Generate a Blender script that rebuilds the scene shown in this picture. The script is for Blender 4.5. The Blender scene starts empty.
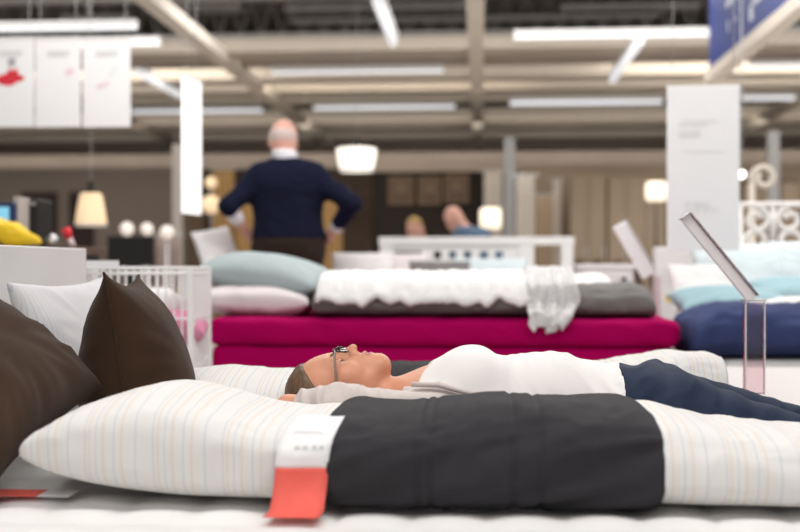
import bpy, bmesh, math, random
import numpy as np
from mathutils import Vector, Matrix, Euler
from mathutils.geometry import tessellate_polygon
random.seed(4)
scene = bpy.context.scene
COL = scene.collection
PI = math.pi
R = math.radians
# ------------------------------------------------------------------ camera, world, lights, exposure
CAM_H, YAW, FPX = 0.85, R(4.12), 50.0/36.0*800.0
cam_d = bpy.data.cameras.new('camera'); cam = bpy.data.objects.new('camera', cam_d); COL.objects.link(cam)
cam.location = (0, 0, CAM_H); cam.rotation_euler = (R(90), 0, YAW)
cam_d.lens = 50; cam_d.sensor_width = 36; cam_d.clip_start = .05; cam_d.clip_end = 120
cam_d.dof.use_dof = True; cam_d.dof.focus_distance = 2.60; cam_d.dof.aperture_fstop = 2.0
scene.camera = cam
world = bpy.data.worlds.new('store_air'); scene.world = world; world.use_nodes = True
world.node_tree.nodes['Background'].inputs[0].default_value = (1.0, .97, .95, 1)
world.node_tree.nodes['Background'].inputs[1].default_value = 0.46
def area(name, loc, sx, sy, power, col=(1, .97, .94), rot=(0, 0, 0)):
    l = bpy.data.lights.new(name, 'AREA'); l.shape = 'RECTANGLE'; l.size = sx; l.size_y = sy
    l.energy = power; l.color = col
    o = bpy.data.objects.new(name, l); COL.objects.link(o); o.location = loc; o.rotation_euler = rot
    return o
area('tube_bank_fill', (0, -1.6, 3.3), 6.0, 1.6, 60)  # unseen light added behind the camera to brighten surfaces facing it
area('tube_bank_fill', (-.3, 1.35, 3.3), 5.0, 1.6, 82)
area('tube_bank_fill', (0, 5.6, 3.3), 6.0, 1.6, 120)
area('tube_bank_fill', (2.2, 6.6, 3.3), 3.0, 3.0, 90)
area('tube_bank_fill', (0, 10.5, 3.6), 12.0, 1.6, 220)
area('tube_bank_fill', (0, 12.4, 4.95), 14.0, 1.4, 125)  # added high up out of view to light the fronts of the beams
area('beam_fill', (0, 17.6, 2.9), 20.0, .3, 60, (1, .94, .86), (R(102), 0, 0))  # added unseen light brightening the far ceiling beams, no fixture there
area('wall_fill', (5.2, 13.3, 3.5), 7.0, .3, 55, (1, .93, .84), (R(55), 0, 0))  # these wall lights are added and unseen, only to brighten the back walls
area('wall_fill', (-6.4, 13.3, 3.5), 7.0, .3, 45, (1, .93, .84), (R(55), 0, 0))
area('wall_fill', (-1.2, 14.2, 3.2), 3.5, .3, 14, (1, .88, .74), (R(55), 0, 0))
v = scene.view_settings
v.view_transform = 'Standard'; v.look = 'None'; v.gamma = 1; v.use_curve_mapping = False
v.exposure = 0.12
# ------------------------------------------------------------------ placing helpers
CY, SY = math.cos(YAW), math.sin(YAW)
def pt(px, py, Y):
    """place in the store that is seen at px, py and lies Y metres down the aisle"""
    t = (px-400)/FPX
    X = Y*(CY*t-SY)/(CY+SY*t)
    d = -SY*X+CY*Y
    return Vector((X, Y, CAM_H+(266-py)/FPX*d))
def px_x(px, Y): return pt(px, 266, Y).x
def py_z(py, Y, px=400): return pt(px, py, Y).z
# ------------------------------------------------------------------ tagging
def tag(o, label=None, cat=None, group=None, kind=None):
    if label: o['label'] = label
    if cat: o['category'] = cat
    if group: o['group'] = group
    if kind: o['kind'] = kind
    return o
def empty(name, loc=(0, 0, 0), rot=(0, 0, 0)):
    o = bpy.data.objects.new(name, None); COL.objects.link(o); o.location = loc
    o.rotation_euler = rot; o.empty_display_size = .1
    return o
def kids(o): return [c for c in bpy.data.objects if c.parent == o]
def copy_tree(o, parent=None):
    c = o.copy(); COL.objects.link(c)
    if parent: c.parent = parent
    for ch in kids(o): copy_tree(ch, c)
    return c
# ------------------------------------------------------------------ materials
def mat(name, col, rough=.75, var=.06, vscale=6, bump=.0, bscale=300, metal=0, emit=None, estr=0,
        trans=0, ior=1.45, sss=0, sheen=0, coat=0, alpha=1, spec=None):
    m = bpy.data.materials.new(name); m.use_nodes = True
    nt = m.node_tree; b = nt.nodes['Principled BSDF']
    b.inputs['Roughness'].default_value = rough; b.inputs['Metallic'].default_value = metal
    b.inputs['Transmission Weight'].default_value = trans; b.inputs['IOR'].default_value = ior
    b.inputs['Coat Weight'].default_value = coat; b.inputs['Alpha'].default_value = alpha
    b.inputs['Base Color'].default_value = (*col, 1)
    if spec is None: spec = .18 if rough > .72 else .5
    b.inputs['Specular IOR Level'].default_value = spec
    if sss:
        b.inputs['Subsurface Weight'].default_value = sss
        b.inputs['Subsurface Radius'].default_value = (.012, .005, .003); b.inputs['Subsurface Scale'].default_value = 1
    if sheen: b.inputs['Sheen Weight'].default_value = sheen
    if emit:
        b.inputs['Emission Color'].default_value = (*emit, 1); b.inputs['Emission Strength'].default_value = estr
    tc = nt.nodes.new('ShaderNodeTexCoord')
    if var:
        n = nt.nodes.new('ShaderNodeTexNoise'); n.inputs['Scale'].default_value = vscale; n.inputs['Detail'].default_value = 4
        nt.links.new(tc.outputs['Object'], n.inputs['Vector'])
        r = nt.nodes.new('ShaderNodeValToRGB')
        r.color_ramp.elements[0].position = .3; r.color_ramp.elements[1].position = .7
        r.color_ramp.elements[0].color = (*[max(0, c*(1-var)) for c in col], 1)
        r.color_ramp.elements[1].color = (*[min(1, c*(1+var)) for c in col], 1)
        nt.links.new(n.outputs['Fac'], r.inputs['Fac']); nt.links.new(r.outputs['Color'], b.inputs['Base Color'])
    if bump:
        n2 = nt.nodes.new('ShaderNodeTexNoise'); n2.inputs['Scale'].default_value = bscale; n2.inputs['Detail'].default_value = 3
        nt.links.new(tc.outputs['Object'], n2.inputs['Vector'])
        bp = nt.nodes.new('ShaderNodeBump'); bp.inputs['Strength'].default_value = bump; bp.inputs['Distance'].default_value = .004
        nt.links.new(n2.outputs['Fac'], bp.inputs['Height']); nt.links.new(bp.outputs['Normal'], b.inputs['Normal'])
    return m
def stripe_mat(name, base, stripes, period, rough=.85):
    """stripes woven into cloth along its uv u direction: list of (position 0..1, width, colour)"""
    m = bpy.data.materials.new(name); m.use_nodes = True; nt = m.node_tree; b = nt.nodes['Principled BSDF']
    b.inputs['Roughness'].default_value = rough; b.inputs['Specular IOR Level'].default_value = .2
    uv = nt.nodes.new('ShaderNodeUVMap'); uv.uv_map = 'weave'
    sp = nt.nodes.new('ShaderNodeSeparateXYZ'); nt.links.new(uv.outputs[0], sp.inputs[0])
    mu = nt.nodes.new('ShaderNodeMath'); mu.operation = 'MULTIPLY'; mu.inputs[1].default_value = 1/period
    nt.links.new(sp.outputs[0], mu.inputs[0])
    fr = nt.nodes.new('ShaderNodeMath'); fr.operation = 'FRACT'; nt.links.new(mu.outputs[0], fr.inputs[0])
    r = nt.nodes.new('ShaderNodeValToRGB'); cr = r.color_ramp
    cr.elements[0].position = 0; cr.elements[0].color = (*base, 1); cr.elements[1].position = 1; cr.elements[1].color = (*base, 1)
    for p, w, c in stripes:
        for q, cc in ((p-w*.62, base), (p-w*.38, c), (p+w*.38, c), (p+w*.62, base)):
            e = cr.elements.new(q); e.color = (*cc, 1)
    nt.links.new(fr.outputs[0], r.inputs['Fac'])
    n = nt.nodes.new('ShaderNodeTexNoise'); n.inputs['Scale'].default_value = 260; nt.links.new(uv.outputs[0], n.inputs['Vector'])
    bp = nt.nodes.new('ShaderNodeBump'); bp.inputs['Strength'].default_value = .12; bp.inputs['Distance'].default_value = .003
    nt.links.new(n.outputs['Fac'], bp.inputs['Height']); nt.links.new(bp.outputs['Normal'], b.inputs['Normal'])
    nt.links.new(r.outputs['Color'], b.inputs['Base Color'])
    return m
WHITE_C = (.70, .685, .67)
ST = [(.05, .014, (.52, .55, .60)), (.115, .03, (.675, .62, .555)), (.21, .012, (.50, .535, .59)), (.32, .035, (.675, .61, .545)),
      (.48, .013, (.47, .50, .55)), (.60, .03, (.68, .61, .535)), (.79, .025, (.57, .59, .62))]
M = {}
M['striped'] = stripe_mat('striped_cotton', WHITE_C, ST, .125)
M['ticking'] = stripe_mat('ticking_cotton', (.68, .67, .68), [(.25, .10, (.54, .56, .62)), (.62, .06, (.62, .59, .58)), (.80, .06, (.56, .58, .63))], .026)
M['white_cotton'] = mat('white_cotton', (.76, .75, .745), .85, .03, 8, .12, 400)
M['mattress'] = mat('mattress_ticking', (.78, .77, .755), .85, .03, 8, .2, 350)
M['grey_cotton'] = mat('charcoal_cotton', (.030, .0285, .0325), .8, .05, 8, .15, 500)
M['midgrey'] = mat('mid_grey_cotton', (.19, .18, .175), .85, .08, 8, .15, 300)
M['brown'] = mat('brown_velvet', (.042, .0215, .0115), .85, .12, 10, .2, 500, sheen=.06)
M['magenta'] = mat('magenta_sheet', (.37, .0, .085), .8, .05, 5, .1, 200, spec=.06)
M['teal'] = mat('pale_teal_cotton', (.37, .435, .445), .85, .04, 5, .1, 200)
M['pinkwhite'] = mat('blush_cotton', (.72, .66, .67), .85, .06, 9, .1, 200)
M['fluffy'] = mat('fluffy_white', (.84, .83, .82), .95, .05, 20, .8, 60)
M['throw'] = mat('pale_grey_plush', (.66, .65, .65), .95, .12, 40, .9, 90)
M['navy'] = mat('navy_cotton', (.035, .05, .135), .8, .2, 6, .12, 200)
M['navy_knit'] = mat('navy_knit', (.0055, .007, .022), .9, .1, 30, .3, 250)
M['blue_pillow'] = mat('sky_blue_cotton', (.62, .70, .725), .85, .05, 5, .1, 200)
M['aqua'] = mat('aqua_cotton', (.29, .43, .475), .85, .05, 5, .1, 200)
M['pink'] = mat('pink_cotton', (.62, .24, .36), .85, .1, 14, .1, 200)
M['white_paint'] = mat('white_lacquer', (.76, .75, .74), .4, .02, 5)
M['headboard'] = mat('white_board', (.73, .72, .71), .45, .02, 3)
M['white_metal'] = mat('white_coated_wire', (.85, .84, .83), .4, .02)
M['platform'] = mat('white_platform', (.66, .62, .61), .5, .02, 2)
M['floor'] = mat('grey_floor', (.62, .59, .56), .5, .08, 1.5)
M['ceil'] = mat('dark_deck', (.20, .185, .17), .9, .2, .8)
M['rail'] = mat('pale_rail_steel', (.82, .74, .64), .6, .04, 1)
M['beam'] = mat('beige_steel', (.58, .505, .42), .6, .05, 1)
M['beam_dark'] = mat('brown_steel', (.40, .33, .275), .7, .1, 1)
M['truss'] = mat('pale_truss_steel', (.50, .49, .48), .6, .1, 2)
M['wall'] = mat('taupe_wall', (.215, .175, .148), .8, .06, .6)
M['wall_tan'] = mat('tan_wall', (.40, .315, .235), .8, .08, .8)
M['wall_dark'] = mat('dark_brown_wall', (.028, .021, .017), .8, .2, 1)
M['black'] = mat('black_plastic', (.012, .011, .011), .45, .05)
M['dark'] = mat('opening_dark', (.03, .014, .012), .7, .1)
M['wood'] = mat('oak_wood', (.36, .24, .14), .6, .2, 9)
M['wood_dark'] = mat('walnut_wood', (.10, .062, .04), .6, .2, 9)
M['tube'] = mat('lit_tube', (.9, .9, .9), .4, 0, emit=(.93, .96, 1.0), estr=.62)
M['lamp_white'] = mat('lit_white_shade', (.9, .88, .82), .6, 0, emit=(1, .93, .80), estr=.9)
M['lamp_warm'] = mat('lit_linen_shade', (.85, .66, .42), .7, 0, emit=(1, .74, .46), estr=.55)
M['lamp_cream'] = mat('lit_cream_shade', (.9, .8, .66), .7, 0, emit=(1, .84, .64), estr=.9)
M['bulb'] = mat('lit_bulb', (1, .95, .9), .4, 0, emit=(1, .95, .88), estr=4)
M['light_panel'] = mat('lit_sign_panel', (.9, .9, .9), .5, 0, emit=(1, .99, .97), estr=.75)
M['paper'] = mat('white_paper', (.80, .80, .81), .7, .015, 3)
M['poster'] = mat('poster_card', (.92, .92, .92), .6, .015, 3)
M['coral'] = mat('coral_print', (.78, .125, .095), .7, .05, 30)
M['red'] = mat('red_print', (.70, .03, .05), .7, .1, 30)
M['print_grey'] = mat('grey_print', (.40, .40, .42), .7, 0)
M['print_pale'] = mat('pale_print', (.80, .795, .80), .7, 0)
M['print_mid'] = mat('mid_print', (.57, .57, .58), .7, 0)
M['print_pink'] = mat('pink_print', (.85, .68, .70), .7, 0)
M['sign_blue'] = mat('blue_sign', (.012, .038, .25), .5, .05, 2)
M['sign_white'] = mat('white_lettering', (.72, .76, .88), .6, 0)
M['silver'] = mat('brushed_steel', (.55, .54, .54), .32, .05, 20, metal=1)
M['grey_column'] = mat('grey_column_paint', (.36, .35, .34), .6, .04, 2)
M['pale_column'] = mat('pale_column_paint', (.52, .47, .42), .6, .04, 2)
M['yellow'] = mat('yellow_bag_plastic', (.90, .60, .01), .45, .04)
M['screen_blue'] = mat('blue_lit_screen', (.1, .3, .5), .3, 0, emit=(.30, .72, .92), estr=.62)
M['navy_plastic'] = mat('navy_plastic', (.01, .03, .12), .4, .05)
M['skin'] = mat('skin_warm', (.64, .30, .185), .45, .05, 30, .05, 600, sss=.25)
M['skin_pink'] = mat('skin_pink', (.66, .36, .28), .5, .08, 25, 0, sss=.2)
M['hair_brown'] = mat('brown_hair', (.13, .078, .045), .5, .3, 40, .1, 220)
M['hair_white'] = mat('white_hair', (.60, .49, .45), .7, .1, 60)
M['hair_blond'] = mat('blond_hair', (.33, .20, .06), .6, .2, 60)
M['tank'] = mat('white_jersey', (.80, .775, .76), .85, .02, 8, .1, 500)
M['cardigan'] = mat('pale_mauve_knit', (.60, .535, .51), .9, .05, 40, .3, 350)
M['jeans'] = mat('dark_navy_twill', (.020, .031, .060), .75, .12, 30, .15, 700)
M['trousers'] = mat('brown_trousers', (.028, .019, .014), .85, .1)
M['shirt'] = mat('white_shirt', (.75, .76, .80), .8, .02)
M['blue_shirt'] = mat('slate_blue_shirt', (.10, .155, .23), .85, .05)
M['black_cloth'] = mat('black_cloth', (.015, .013, .013), .9, .1)
M['shoe'] = mat('black_shoe', (.012, .012, .012), .4, .1)
M['frame_dark'] = mat('dark_metal_frame', (.03, .022, .022), .3, 0, metal=.6)
M['temple'] = mat('taupe_temple', (.26, .20, .17), .3, .1, 30, coat=.3)
def clear(name, col, rough, ior, tr=1):
    return mat(name, col, rough, 0, trans=tr, ior=ior)
M['acrylic'] = clear('pink_reflection_acrylic', (.86, .68, .71), .02, 1.45)  # clear acrylic; its pink tint paints in the magenta bed's reflection
M['globe'] = mat('lit_globe', (.85, .8, .75), .6, 0, emit=(1, .86, .74), estr=.45)
M['acrylic_frost'] = mat('frosted_acrylic', (.80, .76, .765), .3, .02, metal=.3)
M['lens'] = clear('clear_lens', (.98, .98, .98), .0, 1.03)
M['bed_white_metal'] = mat('white_iron', (.80, .77, .74), .45, .02)
M['lip'] = mat('lip_pink', (.46, .14, .135), .45, .05, 30, 0, sss=.2)
# ------------------------------------------------------------------ mesh builder
class MB:
    def __init__(s): s.v = []; s.f = []
    def add(s, vs, fs):
        b = len(s.v); s.v += [tuple(p) for p in vs]; s.f += [tuple(i+b for i in f) for f in fs]; return s
    def box(s, c, size, rot=None):
        x, y, z = [a/2 for a in size]
        vs = [Vector(p) for p in ((-x,-y,-z),(x,-y,-z),(x,y,-z),(-x,y,-z),(-x,-y,z),(x,-y,z),(x,y,z),(-x,y,z))]
        if rot is not None:
            m = Euler(rot).to_matrix() if not isinstance(rot, Matrix) else rot
            vs = [m @ p for p in vs]
        return s.add([p+Vector(c) for p in vs], [(0,3,2,1),(4,5,6,7),(0,1,5,4),(1,2,6,5),(2,3,7,6),(3,0,4,7)])
    def span(s, a, b):
        a, b = Vector(a), Vector(b)
        return s.box((a+b)/2, [abs(q) for q in (b-a)])
    def tube(s, path, r, n=10, closed=False, r2=None):
        path = [Vector(p) for p in path]; N = len(path); rings = []; up = None
        for i, p in enumerate(path):
            if closed: t = path[(i+1) % N]-path[i-1]
            else: t = path[min(i+1, N-1)]-path[max(i-1, 0)]
            t.normalize()
            if up is None: up = Vector((0, 0, 1)) if abs(t.z) < .9 else Vector((1, 0, 0))
            a = t.cross(up).normalized(); b_ = a.cross(t).normalized(); up = b_
            rr = r(i/(max(1, N-1))) if callable(r) else r
            rings.append([p+a*math.cos(2*PI*k/n)*rr+b_*math.sin(2*PI*k/n)*(rr if r2 is None else r2) for k in range(n)])
        vs = [q for ring in rings for q in ring]; fs = []
        for i in range(N if closed else N-1):
            j = (i+1) % N
            for k in range(n):
                l = (k+1) % n; fs.append((i*n+k, i*n+l, j*n+l, j*n+k))
        if not closed: fs += [tuple(range(n))[::-1], tuple((N-1)*n+k for k in range(n))]
        return s.add(vs, fs)
    def cyl(s, a, b, r, n=16): return s.tube([a, b], r, n)
    def lathe(s, prof, c=(0, 0, 0), n=28, cap=True):
        vs = []; fs = []
        for r, z in prof:
            for k in range(n): vs.append((c[0]+r*math.cos(2*PI*k/n), c[1]+r*math.sin(2*PI*k/n), c[2]+z))
        for i in range(len(prof)-1):
            for k in range(n):
                l = (k+1) % n; fs.append((i*n+k, i*n+l, (i+1)*n+l, (i+1)*n+k))
        if cap: fs += [tuple(range(n))[::-1], tuple((len(prof)-1)*n+k for k in range(n))]
        return s.add(vs, fs)
    def build(s, name, m, parent=None, bevel=0, smooth=False, loc=None, rot=None):
        me = bpy.data.meshes.new(name); me.from_pydata(s.v, [], s.f); me.update()
        me.materials.append(m)
        bm = bmesh.new(); bm.from_mesh(me); bmesh.ops.recalc_face_normals(bm, faces=bm.faces); bm.to_mesh(me); bm.free()
        o = bpy.data.objects.new(name, me); COL.objects.link(o)
        if parent: o.parent = parent
        if loc is not None: o.location = loc
        if rot is not None: o.rotation_euler = rot
        if smooth: me.shade_smooth()
        if bevel:
            bv = o.modifiers.new('bevel', 'BEVEL'); bv.width = bevel; bv.segments = 2; bv.limit_method = 'ANGLE'
        return o
# ------------------------------------------------------------------ numpy noise
_rs = np.random.RandomState(7)
_perm = _rs.permutation(512).astype(np.int64); _grad = _rs.normal(size=(512, 3)); _grad /= np.linalg.norm(_grad, axis=1)[:, None]
def pnoise(P):
    P = np.asarray(P, dtype=np.float64); I = np.floor(P).astype(np.int64); F = P-I; U = F*F*F*(F*(F*6-15)+10)
    out = 0
    for dx in (0, 1):
        for dy in (0, 1):
            for dz in (0, 1):
                h = _perm[(I[:, 0]+dx) % 512]; h = _perm[(h+I[:, 1]+dy) % 512]; h = _perm[(h+I[:, 2]+dz) % 512]
                g = _grad[h]; d = F-np.array([dx, dy, dz])
                w = (U[:, 0] if dx else 1-U[:, 0])*(U[:, 1] if dy else 1-U[:, 1])*(U[:, 2] if dz else 1-U[:, 2])
                out = out+w*(g*d).sum(1)
    return out
def ridge(P): return 1-np.abs(pnoise(P))*2.2
def mesh_np(name, V, Q, m, parent=None, uv=None, smooth=True):
    me = bpy.data.meshes.new(name); V = np.asarray(V, dtype=np.float32); Q = np.asarray(Q, dtype=np.int32)
    me.vertices.add(len(V)); me.vertices.foreach_set('co', V.ravel())
    me.loops.add(Q.size); me.loops.foreach_set('vertex_index', Q.ravel())
    me.polygons.add(len(Q)); me.polygons.foreach_set('loop_start', np.arange(0, Q.size, 4, dtype=np.int32))
    me.update(calc_edges=True); me.validate()
    me.materials.append(m)
    if uv is not None:
        l = me.uv_layers.new(name='weave'); l.data.foreach_set('uv', np.asarray(uv, dtype=np.float32)[Q.ravel()].ravel())
    if smooth: me.shade_smooth()
    o = bpy.data.objects.new(name, me); COL.objects.link(o)
    if parent: o.parent = parent
    return o
def normals(V, Q):
    n = np.zeros_like(V); a = np.cross(V[Q[:, 2]]-V[Q[:, 0]], V[Q[:, 3]]-V[Q[:, 1]])
    for k in range(4): np.add.at(n, Q[:, k], a)
    return n/np.maximum(1e-9, np.linalg.norm(n, axis=1))[:, None]
# ------------------------------------------------------------------ signed distance bodies
def nets(f, lo, hi, h, B=6, slack=1.7):
    lo = np.array(lo, float); hi = np.array(hi, float)
    nb = np.ceil((hi-lo)/(h*B)).astype(int)+1; n = nb*B
    bi = np.stack(np.meshgrid(*[np.arange(k) for k in nb], indexing='ij'), -1).reshape(-1, 3)
    d = f((lo+(bi*B+(B-1)/2)*h).astype(np.float32))
    act = np.abs(d) < h*B*.87*slack
    D = np.where(d > 0, 1., -1.).reshape(nb).astype(np.float32)
    D = np.repeat(np.repeat(np.repeat(D, B, 0), B, 1), B, 2)
    off = np.stack(np.meshgrid(*[np.arange(B)]*3, indexing='ij'), -1).reshape(-1, 3)
    A = bi[act]
    for s0 in range(0, len(A), 1500):
        I = (A[s0:s0+1500, None, :]*B+off[None]).reshape(-1, 3)
        D[I[:, 0], I[:, 1], I[:, 2]] = f((lo+I*h).astype(np.float32))
    S = D < 0
    cnt = np.zeros(n-1, np.int8)
    cs = [(i, j, k) for i in (0, 1) for j in (0, 1) for k in (0, 1)]
    for i, j, k in cs: cnt += S[i:n[0]-1+i, j:n[1]-1+j, k:n[2]-1+k]
    C = np.argwhere((cnt > 0) & (cnt < 8))
    vals = np.stack([D[C[:, 0]+i, C[:, 1]+j, C[:, 2]+k] for i, j, k in cs], 1)
    acc = np.zeros((len(C), 3)); num = np.zeros(len(C))
    for a in range(8):
        for b in range(a+1, 8):
            if sum(abs(p-q) for p, q in zip(cs[a], cs[b])) != 1: continue
            va, vb = vals[:, a], vals[:, b]; m = (va < 0) != (vb < 0)
            t = np.where(m, va/np.where(m, va-vb, 1), 0)
            acc += m[:, None]*(np.array(cs[a])+t[:, None]*(np.array(cs[b])-np.array(cs[a]))); num += m
    V = lo+(C+acc/num[:, None])*h
    idx = -np.ones(n-1, np.int32); idx[C[:, 0], C[:, 1], C[:, 2]] = np.arange(len(C))
    Qs = []
    for ax in range(3):
        sl0 = [slice(None)]*3; sl1 = [slice(None)]*3; sl0[ax] = slice(0, -1); sl1[ax] = slice(1, None)
        E = np.argwhere(S[tuple(sl0)] != S[tuple(sl1)])
        u, w = [(1, 2), (2, 0), (0, 1)][ax]
        E = E[(E[:, u] > 0) & (E[:, w] > 0) & (E[:, u] < n[u]-1) & (E[:, w] < n[w]-1)]
        du = np.zeros(3, int); du[u] = 1; dw = np.zeros(3, int); dw[w] = 1
        q = np.stack([idx[tuple((E+o).T)] for o in (-du-dw, -dw, 0*du, -du)], 1)
        ins = S[tuple(E.T)]
        q = np.where(ins[:, None], q, q[:, ::-1]); Qs.append(q[(q >= 0).all(1)])
    return V, np.concatenate(Qs)
A3 = lambda c: np.asarray(c, dtype=np.float32)
def sph(P, c, r): return np.linalg.norm(P-A3(c), axis=1)-r
def ell(P, c, r):
    q = P-A3(c); r = A3(r); k0 = np.linalg.norm(q/r, axis=1); k1 = np.linalg.norm(q/(r*r), axis=1)
    return k0*(k0-1)/np.maximum(k1, 1e-6)
def cap(P, a, b, ra, rb=None):
    rb = ra if rb is None else rb; a = A3(a); b = A3(b); ab = b-a
    t = np.clip(((P-a)@ab)/max(1e-9, float(ab@ab)), 0, 1)
    return np.linalg.norm(P-a-t[:, None]*ab, axis=1)-(ra+(rb-ra)*t)
def smin(a, b, k):
    h = np.maximum(k-np.abs(a-b), 0)/k; return np.minimum(a, b)-h*h*k*.25
def smax(a, b, k): return -smin(-a, -b, k)
def smooth_mesh(V, Q, it=2):
    for _ in range(it):
        s = np.zeros_like(V); c = np.zeros(len(V))
        for k in range(4):
            i, j = Q[:, k], Q[:, (k+1) % 4]
            np.add.at(s, i, V[j]); np.add.at(c, i, 1); np.add.at(s, j, V[i]); np.add.at(c, j, 1)
        V = V*.4+.6*s/np.maximum(c, 1)[:, None]
    return V
# ------------------------------------------------------------------ soft goods
def grid_quads(nu, nv, wrap=False):
    q = []
    i, j = np.meshgrid(np.arange(nu-1), np.arange(nv if wrap else nv-1), indexing='ij')
    i = i.ravel(); j = j.ravel(); j2 = (j+1) % nv
    return np.stack([i*nv+j, (i+1)*nv+j, (i+1)*nv+j2, i*nv+j2], 1)
def pillow_mesh(w, h, t, seed=0, n=72, pull=.07, wr=.012, q=.42, deform=None, uvrot=False):
    u = np.sin(np.linspace(-1, 1, n)*PI/2); U, V = np.meshgrid(u, u, indexing='ij')
    prof = np.clip((1-np.abs(U)**2.4)*(1-np.abs(V)**2.4), 0, 1)**q
    X = w/2*U*(1-pull*(1-V**2)**1.0*np.abs(U)**3); Y = h/2*V*(1-pull*(1-U**2)*np.abs(V)**3)
    ang = np.arctan2(Y, X); rad = np.sqrt(U**2+V**2)
    out = []
    for s in (1, -1):
        P = np.stack([X.ravel()*5+seed, Y.ravel()*5, np.full(n*n, s*3.+seed)], 1)
        nz = pnoise(P)*.9+pnoise(P*2.3)*.4
        cw = np.stack([ang.ravel()*3.2+seed*2, rad.ravel()*1.2, np.full(n*n, s+seed*.7)], 1)
        nz = nz+(ridge(cw)-.6)*1.4*np.clip(rad.ravel()-.35, 0, 1)
        Z = s*(t/2*prof.ravel())+s*nz*wr*prof.ravel()**.8*1.3
        out.append(np.stack([X.ravel(), Y.ravel(), Z], 1))
    V3 = np.concatenate(out); V3[n*n:][:, 2] -= 0
    Q1 = grid_quads(n, n); Q2 = Q1[:, ::-1]+n*n
    uv = np.concatenate([np.stack([X.ravel(), Y.ravel()], 1)]*2)
    if uvrot: uv = uv[:, ::-1]
    if deform is not None: V3 = deform(V3)
    return V3, np.concatenate([Q1, Q2]), uv
def weld(o, d=.0008):
    bm = bmesh.new(); bm.from_mesh(o.data); bmesh.ops.remove_doubles(bm, verts=bm.verts, dist=d); bm.to_mesh(o.data); bm.free(); o.data.shade_smooth()
def pillow(name, w, h, t, m, loc, rot, seed=0, **k):
    V, Q, uv = pillow_mesh(w, h, t, seed, **k)
    o = mesh_np(name, V, Q, m, uv=uv); weld(o)
    o.location = loc
    if isinstance(rot, Matrix): o.rotation_mode = 'QUATERNION'; o.rotation_quaternion = rot.to_quaternion()
    else: o.rotation_euler = rot
    return o
def piping(parent, w, h, m, pull=.07, r=.004):
    n = 72; u = np.sin(np.linspace(-1, 1, n)*PI/2); path = []
    ed = [(a, -1) for a in u]+[(1, a) for a in u[1:]]+[(a, 1) for a in u[::-1][1:]]+[(-1, a) for a in u[::-1][1:-1]]
    for U, V in ed: path.append((w/2*U*(1-pull*(1-V**2)*abs(U)**3), h/2*V*(1-pull*(1-U**2)*abs(V)**3), 0))
    return MB().tube(path, r, 6, closed=True).build('piping', m, parent, smooth=True)
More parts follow.
